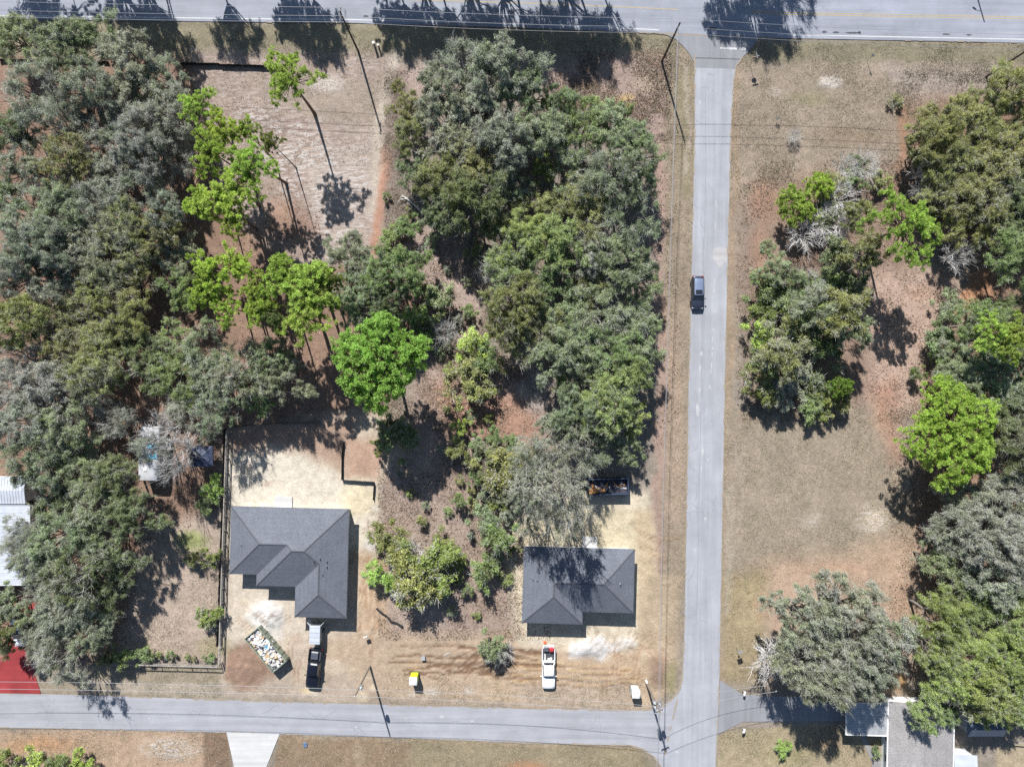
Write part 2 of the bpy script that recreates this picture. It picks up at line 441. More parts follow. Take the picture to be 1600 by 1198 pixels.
# strip on the left of the side road
poly([(1052, 70), (1090, 95), (1086, 300), (1072, 900), (1060, 1070), (1010, 1110), (1022, 900), (1040, 500), (1036, 200)], (160, 144, 124), 1, 12, GR)
poly([(1056, 100), (1084, 110), (1080, 320), (1062, 300)], (146, 136, 108), 0.8, 16, GR)
stroke([(1030, 210), (1033, 330), (1030, 480), (1036, 620), (1028, 760), (1024, 900)], 10, (178, 150, 136), 0.85, s=LI)
stroke([(1040, 500), (1058, 660), (1050, 800)], 16, (196, 168, 146), 0.5, s=(.5, .4, 0))
stroke([(1073, 110), (1078, 200), (1068, 280)], 4, (214, 196, 182), 0.5)
# centre lots
poly([(610, 380), (690, 350), (760, 440), (740, 560), (690, 560), (650, 470)], (184, 162, 150), 1, 22, LI)
poly([(640, 560), (860, 560), (860, 690), (760, 720), (800, 820), (800, 1010), (590, 1000), (590, 700), (640, 640)], (174, 152, 138), 1, 26, LI)
poly([(680, 600), (830, 620), (850, 690), (700, 680)], (190, 148, 126), 0.9, 24, (.3, .5, 0))
for k in range(9): stroke([(672, 606 + k * 9), (760, 618 + k * 9), (842, 640 + k * 8)], 1.6, (132, 100, 84), 0.5, ragged=0.25)
blob(835, 610, 36, 46, (202, 190, 180), 0.8, 0.7, LI)
poly([(595, 745), (700, 760), (740, 900), (700, 1000), (610, 980)], (182, 162, 148), 0.8, 30, LI)
# left building lot, cream sand
poly([(352, 668), (600, 640), (640, 700), (592, 760), (590, 1005), (540, 1060), (345, 1075), (345, 800)], (214, 196, 172), 1, 14, SA)
poly([(352, 700), (470, 700), (535, 752), (585, 752), (588, 860), (350, 860)], (246, 234, 212), 1, 26, SA)
poly([(352, 668), (560, 650), (534, 735), (460, 700), (352, 705)], (176, 146, 126), 0.9, 24, (.2, .8, 0))
poly([(540, 690), (610, 690), (590, 748), (540, 745)], (196, 160, 136), 0.9, 14, LI)
poly([(352, 890), (480, 910), (480, 1000), (420, 1050), (350, 1000)], (234, 218, 196), 0.95, 20, SA)
blob(560, 780, 40, 40, (244, 228, 190), 0.9, 0.6, SA); blob(580, 850, 9, 22, (238, 232, 226), 0.7)
poly([(556, 860), (606, 880), (606, 990), (556, 990)], (212, 182, 150), 0.8, 18, SA)
poly([(535, 990), (800, 990), (800, 1100), (450, 1085), (450, 1040)], (196, 172, 146), 1, 22, (.25, .25, 0))
poly([(345, 1035), (470, 1000), (560, 1060), (560, 1098), (345, 1092)], (198, 180, 160), 0.8, 18, (.3, .3, 0))
poly([(352, 1015), (395, 1000), (430, 1055), (380, 1080), (352, 1060)], (150, 118, 98), 0.85, 14, LI)
blob(520, 1040, 22, 16, (226, 206, 182), 0.8); blob(480, 1078, 16, 8, (230, 206, 156), 0.8)
# right building lot
poly([(800, 800), (880, 770), (1018, 770), (1024, 1010), (1000, 1035), (805, 1025), (790, 900)], (236, 220, 192), 1, 16, SA)
poly([(800, 800), (900, 790), (1010, 800), (1000, 855), (812, 850)], (240, 224, 186), 0.9, 18, SA)
poly([(995, 800), (1022, 800), (1028, 1010), (996, 1020)], (218, 194, 158), 0.9, 12, SA)
poly([(1012, 905), (1062, 905), (1058, 1040), (1015, 1070), (990, 1040)], (194, 172, 144), 0.9, 16, (.4, .3, 0))
poly([(770, 1012), (1040, 1012), (1055, 1070), (1010, 1108), (800, 1102), (760, 1090)], (204, 178, 148), 0.95, 18, (.3, .2, 0))
poly([(800, 1060), (980, 1056), (1000, 1106), (810, 1104)], (192, 172, 152), 0.7, 18, (.7, .3, 0))
blob(1030, 1050, 24, 34, (140, 112, 98), 0.75, 0.8, LI)
blob(1052, 1060, 16, 40, (156, 150, 104), 0.7, 0.8, GR)
poly([(890, 1000), (940, 995), (965, 1012), (940, 1028), (892, 1024)], (246, 242, 236), 0.95, 8, SA)
blob(975, 1003, 22, 12, (240, 236, 228), 0.8, 0.8)
blob(416, 958, 36, 32, (250, 246, 238), 1, 0.5, SA); blob(430, 985, 20, 22, (244, 238, 228), 0.8, 0.7, SA)
rb = random.Random(31)
for k in range(90):                                             # scraped and spilled patches on the building lots
    x, y = rb.choice(((rb.uniform(355, 590), rb.uniform(700, 1000)), (rb.uniform(800, 1020), rb.uniform(790, 1030)), (rb.uniform(450, 1000), rb.uniform(1000, 1090))))
    blob(x, y, rb.uniform(5, 22), rb.uniform(3, 12), rb.choice(((250, 244, 232), (208, 182, 150), (190, 162, 134), (240, 224, 190), (222, 200, 172))), rb.uniform(.25, .65), .9)
# machine tracks in the soft dirt, pressed a little below the surface
rt = random.Random(5)
for k in range(26):
    x = rt.uniform(600, 800); y = rt.uniform(1012, 1062); L = rt.uniform(30, 110)
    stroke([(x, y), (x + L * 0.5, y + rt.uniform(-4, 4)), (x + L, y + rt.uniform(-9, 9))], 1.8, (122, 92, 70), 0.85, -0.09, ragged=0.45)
for k in range(12):
    x = rt.uniform(690, 780); y = rt.uniform(1030, 1060)
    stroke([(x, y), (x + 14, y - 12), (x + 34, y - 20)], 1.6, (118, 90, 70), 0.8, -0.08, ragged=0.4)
for k in range(9):
    r = 40 + k * 9
    stroke([(1018 - 118 + (r + rt.uniform(-3, 3)) * math.cos(a), 972 + r * 0.9 * math.sin(a)) for a in np.linspace(rt.uniform(0, .6), rt.uniform(.7, 1.3), 9)], 1.2, (168, 138, 108), 0.5, -0.03, ragged=0.6)
for k in range(10):
    stroke([(562 + k * 4.2, 870), (564 + k * 4.2 + rt.uniform(-3, 3), 930), (562 + k * 4, 985)], 1.3, (176, 142, 110), 0.6, -0.04, ragged=0.3)
for k in range(14):
    y = 900 + k * 8
    stroke([(1032, y), (1046 + rt.uniform(-4, 8), y + rt.uniform(-3, 4))], 1.4, (206, 186, 154), 0.7, 0.03, ragged=0.3)
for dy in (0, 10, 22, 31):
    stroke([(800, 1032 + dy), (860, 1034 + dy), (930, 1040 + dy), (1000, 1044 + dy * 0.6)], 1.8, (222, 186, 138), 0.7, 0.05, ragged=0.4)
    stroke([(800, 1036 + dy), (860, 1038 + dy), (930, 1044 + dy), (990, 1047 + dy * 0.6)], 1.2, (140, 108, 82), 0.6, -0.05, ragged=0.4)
# west yard and road verges
poly([(225, 830), (345, 790), (342, 1035), (180, 1035)], (194, 174, 156), 1, 20, (.5, .2, 0))
blob(300, 845, 32, 26, (152, 162, 96), 0.85, 0.7, GR); blob(335, 1010, 40, 26, (168, 158, 112), 0.6, 0.8, GR)
poly([(60, 1040), (345, 1040), (345, 1090), (60, 1084)], (164, 150, 128), 1, 10, GR)
stroke([(150, 1072), (300, 1078), (345, 1080)], 9, (196, 182, 166), 0.6)
poly([(-300, 1138), (330, 1142), (330, 1300), (-300, 1300)], (190, 162, 136), 1, 10, (.4, .4, 0))
blob(60, 1165, 90, 20, (204, 158, 118), 0.8, 0.8); blob(262, 1170, 66, 24, (208, 186, 160), 0.85, 0.7, RI)
poly([(318, 1143), (358, 1143), (366, 1300), (318, 1300)], (138, 114, 94), 1, 3, (.8, .4, 0), warp=False)
poly([(434, 1147), (700, 1154), (900, 1162), (1000, 1166), (1040, 1300), (415, 1300)], (150, 128, 104), 1, 6, GR)
poly([(640, 1152), (1000, 1166), (1030, 1200), (1030, 1300), (640, 1300)], (158, 146, 118), 0.8, 26, GR)
blob(820, 1200, 60, 16, (192, 142, 104), 0.8, 0.9); blob(560, 1175, 12, 26, (186, 164, 138), 0.6)
stroke([(434, 1149), (640, 1155), (900, 1166)], 3, (176, 156, 130), 0.7)
# east lots
poly([(1136, 90), (1600, 60), (1800, 60), (1800, 240), (1420, 260), (1400, 330), (1150, 330)], (163, 147, 129), 1, 20, GR)
poly([(1150, 62), (1800, 66), (1800, 98), (1150, 96)], (138, 130, 106), 0.9, 12, GR)
poly([(1380, 108), (1560, 104), (1590, 140), (1430, 168)], (186, 170, 160), 0.8, 26, (.6, .6, 0))
blob(1298, 129, 24, 11, (226, 212, 196), 0.9, 0.6, RI); blob(1208, 142, 16, 10, (208, 190, 176), 0.7); blob(1262, 155, 50, 22, (156, 150, 110), 0.5, 0.9, GR)
blob(1330, 215, 80, 24, (156, 136, 114), 0.7, 0.8, GR); blob(1360, 250, 70, 34, (190, 176, 166), 0.6, 0.9, (.6, .6, 0))
stroke([(1408, 170), (1412, 220), (1400, 300)], 9, (184, 140, 112), 0.8, s=LI)
stroke([(1150, 95), (1148, 200), (1144, 330), (1138, 600), (1132, 860), (1128, 1060)], 9, (172, 148, 122), 0.75, s=GR)
blob(1196, 318, 34, 44, (196, 146, 124), 0.85, 0.8, LI); blob(1188, 390, 22, 50, (198, 152, 124), 0.8, 0.9, LI)
poly([(1170, 290), (1420, 250), (1440, 420), (1360, 640), (1180, 660), (1160, 420)], (158, 128, 110), 0.7, 40, LI)
poly([(1355, 425), (1500, 420), (1490, 500), (1440, 640), (1360, 640)], (196, 168, 150), 1, 26, (.3, .7, 0))
poly([(1540, 395), (1560, 440), (1550, 476), (1490, 500), (1450, 620), (1470, 640), (1500, 560), (1480, 470), (1520, 440)], (208, 152, 112), 0.95, 16, LI)
poly([(1410, 160), (1800, 120), (1800, 1060), (1430, 1050), (1430, 700), (1480, 520), (1540, 440), (1420, 330)], (150, 116, 92), 0.75, 40, LI)
poly([(1136, 640), (1400, 640), (1430, 860), (1420, 900), (1200, 900), (1128, 1080), (1126, 900)], (166, 151, 131), 1, 26, GR)
poly([(1360, 600), (1400, 590), (1410, 720), (1390, 720)], (190, 146, 126), 0.8, 26, LI)
blob(1366, 812, 36, 36, (228, 210, 184), 0.95, 0.9, RI); blob(1265, 815, 26, 18, (196, 180, 160), 0.5, 0.9, RI)
poly([(1190, 880), (1300, 866), (1440, 830), (1450, 960), (1420, 1030), (1390, 1110), (1190, 1060)], (206, 174, 148), 0.8, 44, (.2, .5, 0))
poly([(1128, 900), (1200, 890), (1195, 1070), (1128, 1070)], (170, 152, 116), 0.85, 22, GR)
blob(1402, 1060, 14, 26, (206, 162, 110), 0.9)
for dx in (0, 14): stroke([(1150 + dx, 690), (1148 + dx, 780), (1140 + dx, 830)], 2.0, (190, 172, 156), 0.6)
stroke([(1141, 760), (1138, 900), (1136, 960)], 6, (196, 184, 166), 0.5)
poly([(1124, 1140), (1330, 1128), (1390, 1150), (1390, 1300), (1120, 1300)], (176, 160, 130), 1, 8, GR)
blob(1230, 1180, 60, 24, (166, 158, 110), 0.6, 0.9, GR); blob(1290, 1160, 50, 14, (192, 156, 126), 0.6, 0.9)
poly([(1560, 1160), (1800, 1156), (1800, 1300), (1530, 1300)], (190, 172, 142), 0.9, 10, GR)

for k in range(34):                                             # short wheel ruts and scrapes round the houses
    x, y = rb.choice(((rb.uniform(550, 612), rb.uniform(780, 1000)), (rb.uniform(985, 1040), rb.uniform(830, 1040)), (rb.uniform(440, 600), rb.uniform(990, 1070)), (rb.uniform(930, 1040), rb.uniform(1005, 1060)), (rb.uniform(355, 480), rb.uniform(900, 1050))))
    a_ = rb.choice((1.57, 1.57, 0.0, 0.5)) + rb.uniform(-.3, .3); L = rb.uniform(12, 48)
    for o_ in (0, 5.5): stroke([(x - o_ * math.sin(a_), y + o_ * math.cos(a_)), (x - o_ * math.sin(a_) + L * .5 * math.cos(a_) + rb.uniform(-2, 2), y + o_ * math.cos(a_) + L * .5 * math.sin(a_)), (x - o_ * math.sin(a_) + L * math.cos(a_), y + o_ * math.cos(a_) + L * math.sin(a_))], 1.3, (158, 126, 98), .6, -.06, ragged=.4)
for x, y, rx, ry in ((1196, 300, 26, 30), (1188, 430, 12, 40), (1420, 300, 16, 40), (1300, 890, 90, 16), (1408, 930, 20, 40), (1380, 640, 18, 50), (1460, 600, 30, 40), (1190, 950, 18, 40), (1440, 460, 40, 18), (250, 430, 24, 16), (190, 250, 22, 16), (120, 480, 30, 14), (440, 330, 30, 30), (560, 420, 30, 16), (690, 620, 40, 14), (1036, 480, 12, 60)):
    blob(x, y, rx, ry, (200, 158, 130), .42, .9, LI)
# loose heaps
def heap(cx, cy, rx, ry, h):
    d = np.hypot((WX - cx) / rx, (WY - cy) / ry)
    GZ[:] += h * np.clip(1 - d, 0, 1) ** 0.8 * (0.75 + 0.9 * n3)
heap(416, 958, 34, 30, 0.75); heap(915, 1010, 34, 15, 0.6); heap(975, 1003, 22, 11, 0.35); heap(385, 1042, 30, 26, 0.5)
heap(835, 610, 30, 36, 0.25); heap(1030, 1050, 16, 24, 0.3)

# ------------------------------------------------------------------ paved outlines (photo pixels on the ground)
HWY_S = [(-700, 26), (0, 30), (400, 35), (540, 36), (800, 43), (1000, 51), (1060, 54), (1180, 58), (1225, 60), (1600, 67), (2300, 80)]
HWY_N = [(2300, -14), (1600, -20), (1060, -32), (540, -50), (0, -58), (-700, -60)]
highway_poly = HWY_S + HWY_N
apron_poly = [(1022, 51), (1042, 55), (1056, 62), (1068, 73), (1077, 84), (1084, 97), (1086, 106), (1148, 108), (1152, 98), (1162, 88), (1176, 74), (1186, 58)]
side_poly = [(1085.5, 90), (1085.5, 200), (1083.5, 300), (1080, 450), (1076, 600), (1073.5, 760), (1071, 900), (1069, 1000), (1066, 1060), (1061, 1078), (1050, 1092), (1035, 1103), (1010, 1109),
             (950, 1109), (800, 1106), (600, 1101), (400, 1095), (200, 1088), (65, 1084), (0, 1082), (-700, 1060),
             (-700, 1118), (0, 1136), (200, 1140), (400, 1145), (600, 1151), (800, 1159), (900, 1162), (985, 1164), (1005, 1170), (1022, 1182), (1034, 1198), (1046, 1230), (1046, 1600),
             (1112, 1600), (1118, 1198), (1121, 1140), (1124, 1060), (1127, 900), (1129.5, 760), (1132.5, 600), (1136, 450), (1139.5, 300), (1142, 200), (1146, 130), (1150, 104), (1160, 90)]
# the side road and the street are two sheets that meet along the mouth of the street
i_mouth = side_poly.index((1066, 1060)); i_low = side_poly.index((1034, 1198))
street_poly = side_poly[i_mouth:i_low + 1]
road_poly = side_poly[:i_mouth + 1] + side_poly[i_low:]
drive_white = [(354, 1143.5), (437, 1146), (416, 1198), (414, 1300), (368, 1300), (366, 1198)]
drive_red = [(-60, 1081), (64, 1083.5), (52, 1045), (44, 1005), (62, 944), (62, 930), (20, 930), (18, 960), (8, 1010), (-2, 1035), (-60, 1050)]
drive_east = [(1125, 1062), (1162, 1086), (1330, 1090), (1330, 1126), (1160, 1127), (1121.5, 1147)]
roof_zone = []
for pts in (highway_poly, apron_poly, side_poly, drive_white, drive_red, drive_east):
    s_ = sd(PX, PY, pts)
    t = np.clip((6 - s_) / 9.0, 0, 1)
    GZ = GZ * (1 - t) + (-0.07) * t
    tt = np.clip((3.0 - s_) / 3.0, 0, 1) * 0.55
    lay(tt, alb(182, 168, 150))
far = (np.abs(GX) > 80) | (np.abs(GY) > 61)
GZ[far] = -0.07

def build_ground():
    ny, nx = GX.shape
    me = bpy.data.meshes.new('ground')
    V = np.stack([GX, GY, GZ], -1).reshape(-1, 3).astype(np.float32)
    idx = np.arange(ny * nx).reshape(ny, nx)
    F = np.stack([idx[:-1, :-1], idx[:-1, 1:], idx[1:, 1:], idx[1:, :-1]], -1).reshape(-1, 4)
    me.vertices.add(len(V)); me.vertices.foreach_set('co', V.ravel())
    me.loops.add(F.size); me.loops.foreach_set('vertex_index', F.ravel().astype(np.int32))
    me.polygons.add(len(F)); me.polygons.foreach_set('loop_start', np.arange(0, F.size, 4, dtype=np.int32)); me.polygons.foreach_set('loop_total', np.full(len(F), 4, np.int32))
    me.polygons.foreach_set('use_smooth', np.ones(len(F), bool))
    me.update(calc_edges=True)
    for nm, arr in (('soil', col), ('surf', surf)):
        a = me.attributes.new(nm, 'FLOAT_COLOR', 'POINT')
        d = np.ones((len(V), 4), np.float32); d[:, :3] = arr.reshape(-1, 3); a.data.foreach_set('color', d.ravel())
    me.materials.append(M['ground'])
    o = bpy.data.objects.new('ground', me); C.objects.link(o)
    return tag(o, kind='structure')
build_ground()
def gz(x, y):
    i = int(np.clip(np.searchsorted(gx, x), 0, len(gx) - 1)); j = int(np.clip(np.searchsorted(gy, y), 0, len(gy) - 1))
    return float(GZ[j, i])

def sheet(name, pts, z, mat, parent=None, kind='structure', thick=0.12):
    m = MB(); P = [W(*p) for p in pts]
    m.prism([(p.x, p.y) for p in P], z - thick, z)
    o = m.build(name, mat, parent)
    if parent is None: tag(o, kind=kind)
    return o
highway = sheet('highway', highway_poly, 0.012, M['highway'])
side_road = sheet('side_road', road_poly, 0.012, M['side_road'])
street = sheet('street', street_poly, 0.009, M['street'])
apron = sheet('road_apron', apron_poly, 0.017, M['apron'])
driveway = sheet('driveway', drive_white, 0.022, M['concrete'])
sheet('driveway', drive_red, 0.026, M['red_concrete'])
sheet('driveway', drive_east, 0.020, M['apron'])

def ribbon(pts, w):
    """thin band polygon along a pixel polyline, w in metres"""
    P = [W(*p).to_2d() for p in pts]; L, R_ = [], []
    for i, p in enumerate(P):
        d = (P[min(i + 1, len(P) - 1)] - P[max(i - 1, 0)]).normalized(); n = Vector((-d.y, d.x)) * w / 2
        L.append(p + n); R_.append(p - n)
    return L + R_[::-1]
def marking(name, pts, w, z, mat, parent):
    m = MB(); q = ribbon(pts, w); n = len(q) // 2
    vs_ = [(p.x, p.y, z) for p in q]
    m.add(vs_, [(i, i + 1, 2 * n - 2 - i, 2 * n - 1 - i) for i in range(n - 1)])
    return m.build(name, mat, parent)
def along(pts, x):
    for (a, b), (c, d) in zip(pts, pts[1:]):
        if a <= x <= c: return b + (d - b) * (x - a) / (c - a)
def up(pts, dy): return [(x, y + dy) for x, y in pts]
edge = [(x, y - 5.2) for x, y in HWY_S]
marking('edge_line', [p for p in edge if p[0] <= 1000] + [(1030, along(edge, 1030))], 0.16, 0.016, M['line_white'], highway)
marking('edge_line', [(1215, along(edge, 1215))] + [p for p in edge if p[0] >= 1225], 0.16, 0.016, M['line_white'], highway)
ctr = [(x, y - 38.5) for x, y in HWY_S]
marking('center_line', [p for p in ctr if p[0] <= 1060] , 0.11, 0.016, M['line_yellow'], highway)
marking('center_line', up([(1175, along(ctr, 1175))] + [p for p in ctr if p[0] > 1180], -1.6), 0.11, 0.016, M['line_yellow'], highway)
marking('center_line', up([(1175, along(ctr, 1175))] + [p for p in ctr if p[0] > 1180], 1.6), 0.11, 0.016, M['line_yellow'], highway)
north_edge = [(x, y - 75) for x, y in HWY_S if True]
marking('edge_line', north_edge, 0.15, 0.016, M['line_white'], highway)
rr = random.Random(3)
for k in range(12):                                             # worn stop bar in broken pieces
    x = 1127 + k * 3.3
    if k in (8,): continue
    m = MB(); c = W(x + rr.uniform(-0.4, .4), 75.5 + k * 0.12, 0.021)
    m.box(c, (rr.uniform(.18, .3), rr.uniform(.12, .4), 0.004)); m.build('stop_bar', M['line_white'], apron)
for x, y, w, h in ((1112, 45, 8, 4), (1118, 45, 3, 4)):
    MB().box(W(x, y, 0.016), (w * MPX, h * MPX, 0.004)).build('asphalt_patch', M['patch_dark'], highway)
for x, y, w, h in ((1288, 50.5, 9, 4), (1306, 51, 11, 3), (1332, 51.8, 22, 3.2), (1343, 51.4, 5, 5), (1478, 54, 14, 2.6), (1514, 55, 10, 2.4), (572, 26, 9, 4)):
    q = [(x + w / 2 * math.cos(a) * rr.uniform(.75, 1.1), y + h / 2 * math.sin(a) * rr.uniform(.7, 1.2)) for a in np.linspace(0, 6.28, 12, endpoint=False)]
    sheet('asphalt_patch', q, 0.0165, M['patch_dark'], highway, thick=0.002)
for k, (x, y) in enumerate([(1118.8, 318), (1117.6, 352), (1116.4, 440), (1115.8, 452), (1115, 486), (1114.5, 515), (1113.8, 530), (1113, 545), (1112.6, 552), (1111, 580)]):
    m = MB(); m.box(W(x, y, 0.0155), (rr.uniform(.09, .16), rr.uniform(.4, 1.1), 0.003)); m.build('lane_dash', M['line_worn'], side_road)
sheet('asphalt_patch', [(1113.5, 394), (1116, 388), (1124, 386), (1135, 388), (1136, 409), (1130, 411), (1128, 417), (1123, 418), (1119.5, 411), (1114, 404)], 0.0165, M['patch_pale'], side_road, thick=0.003)
for x, y, r in ((1096, 552, 3), (1094, 575, 4), (1093, 610, 3), (1090, 640, 5), (1112, 572, 2.5), (1109, 604, 2.5), (1098, 704, 4), (1096, 730, 2.5), (1106, 718, 2), (1102, 810, 2.5), (1086, 860, 2), (1118, 486, 2.5), (1094, 160, 2), (1110, 140, 1.6)):
    q = [(x + .55 * r * math.cos(a) * rr.uniform(.5, 1.3), y + 1.7 * r * math.sin(a) * rr.uniform(.5, 1.3)) for a in np.linspace(0, 6.28, 10, endpoint=False)]
    sheet('pale_scuff', q, 0.0155, M['line_worn'], side_road, thick=0.003)
for x, y, r in ((690, 1119, 4), (738, 1126, 3), (634, 1122, 2), (1058, 1174, 3), (233, 1122, 2), (556, 1135, 2.5)):
    q = [(x + r * math.cos(a) * rr.uniform(.6, 1.3), y + .6 * r * math.sin(a) * rr.uniform(.6, 1.3)) for a in np.linspace(0, 6.28, 9, endpoint=False)]
    sheet('pale_scuff', q, 0.0135, M['line_worn'], street, thick=0.003)
# joint between the new apron asphalt and the old side road
marking('tar_seam', [(1086.5, 91), (1115, 91.5), (1156, 93)], 0.12, 0.0215, M['patch_dark'], apron)

# sand and grit washed over the pavement edges
def edge_drift():
    rq = random.Random(8); m = MB()
    def run(pts, z, n):
        for k in range(n):
            i = rq.randrange(len(pts) - 1); t = rq.random()
            x = pts[i][0] + (pts[i + 1][0] - pts[i][0]) * t; y = pts[i][1] + (pts[i + 1][1] - pts[i][1]) * t
            if not (-20 < x < 1620 and -20 < y < 1220): continue
            dx, dy = pts[i + 1][0] - pts[i][0], pts[i + 1][1] - pts[i][1]; L = math.hypot(dx, dy) + 1e-6
            a_, b_ = rq.uniform(2, 9), rq.uniform(.6, 2.0)
            q = []
            for u in np.linspace(0, 2 * math.pi, 9, endpoint=False):
                e, f = a_ * math.cos(u) * rq.uniform(.6, 1.2), b_ * math.sin(u) * rq.uniform(.5, 1.3)
                w = W(x + e * dx / L - f * dy / L, y + e * dy / L + f * dx / L); q.append((w.x, w.y, z + rq.uniform(0, .0015)))
            m.add(q, [tuple(range(8, -1, -1))])
    run(road_poly[:14], .0185, 150); run(road_poly[-14:], .0185, 150); run(street_poly[:10], .0165, 130); run(street_poly[10:], .0165, 150); run(HWY_S, .0185, 120)
    o = m.build('roadside_sand', M['drift']); o['kind'] = 'stuff'
M['drift'] = paint('washed_sand', alb(186, 172, 154), .95, lo=.75, hi=1.2, scale=6)
edge_drift()

rc = random.Random(17)
def crack(x, y, ang, n, par, z, w=.045):
    pts = [(x, y)]
    for k in range(n):
        ang += rc.uniform(-.5, .5); x += 5 * math.cos(ang); y += 5 * math.sin(ang); pts.append((x, y))
    marking('crack', pts, w, z, M['crack_tar'], par)
for k in range(16): yy = rc.uniform(120, 1040); crack(1086 - (yy - 120) * .018 + rc.uniform(2, 24), yy, rc.choice((0.1, 1.5, 1.7, 3.0)), rc.randint(3, 5), side_road, .0153)
for k in range(16): xx = rc.uniform(20, 900); crack(xx, 1096 + xx * .027 + rc.uniform(0, 26), rc.choice((0.03, 0.03, 1.5)), rc.randint(3, 6) if k % 3 else 3, street, .0128)
for pts in ([(1102, 130), (1103, 260), (1099, 420), (1096, 600), (1092, 800), (1089, 960)],): marking('seam', pts, .05, .0150, M['crack_tar'], side_road)
marking('seam', [(60, 1112), (300, 1117), (600, 1127), (900, 1136)], .05, .0125, M['crack_tar'], street)

# ------------------------------------------------------------------ tree prototypes
def unit(v): return v / (np.linalg.norm(v, axis=-1, keepdims=True) + 1e-9)
def quads_mesh(name, P, var, mat):
    """P (n,4,3) leaf outlines, var (n,3) per-leaf colour numbers"""
    n = len(P); me = bpy.data.meshes.new(name)
    me.vertices.add(n * 4); me.vertices.foreach_set('co', P.astype(np.float32).ravel())
    me.loops.add(n * 4); me.loops.foreach_set('vertex_index', np.arange(n * 4, dtype=np.int32))
    me.polygons.add(n); me.polygons.foreach_set('loop_start', np.arange(0, n * 4, 4, dtype=np.int32)); me.polygons.foreach_set('loop_total', np.full(n, 4, np.int32))
    me.update(calc_edges=True)
    a = me.attributes.new('leafvar', 'FLOAT_COLOR', 'FACE')
    d = np.ones((n, 4), np.float32); d[:, :3] = var; a.data.foreach_set('color', d.ravel())
    me.materials.append(mat)
    return me
def leaf_quads(r, pos, nrm, length, width):
    """folded leaf-spray diamonds at pos facing nrm"""
    n = len(pos)
    t = unit(np.cross(nrm, r.randn(n, 3))); b = np.cross(nrm, t)
    L = length * (0.4 + 1.3 * r.rand(n, 1) ** 1.5); Wd = width * (0.5 + 1.2 * r.rand(n, 1) ** 2)
    lift = nrm * L * 0.12
    return np.stack([pos - t * L / 2, pos + b * Wd / 2 + lift, pos + t * L / 2, pos - b * Wd / 2 + lift], 1)

def clump_centres(r, R, flat, n, hi=0.95, spread=0.30, holes=0, wild=1.0):
    """clumps spread through an uneven dome, with a few open holes in it"""
    ph = r.rand(5) * 6.28; am = (0.05 + 0.13 * r.rand(5)) * wild
    hs = [(R * 0.75 * math.sqrt(r.rand()) * math.cos(q), R * 0.75 * math.sqrt(r.rand()) * math.sin(q), R * (0.14 + 0.14 * r.rand())) for q in r.rand(holes) * 6.283]
    out = []
    tries = 0
    while len(out) < n and tries < n * 60:
        tries += 1
        a = r.rand() * 6.283; u = math.sqrt(r.rand())
        k = 1 + sum(am[i] * math.sin((i + 2) * a + ph[i]) for i in range(5)) * 0.9
        rad = R * k * hi * u
        if any(math.hypot(rad * math.cos(a) - hx, rad * math.sin(a) - hy) < hr for hx, hy, hr in hs): continue
        top = math.sqrt(max(0.0, 1 - (u * 0.96) ** 2))
        z = flat * R * (top * (0.45 + 0.6 * r.rand()) - 0.35 * r.rand())
        p = np.array([rad * math.cos(a), rad * math.sin(a), z])
        if all(np.linalg.norm((p - q) * np.array([1, 1, .7])) > spread * R * (0.55 + 0.45 * (tries < n * 30)) for q in out): out.append(p)
    return np.array(out)

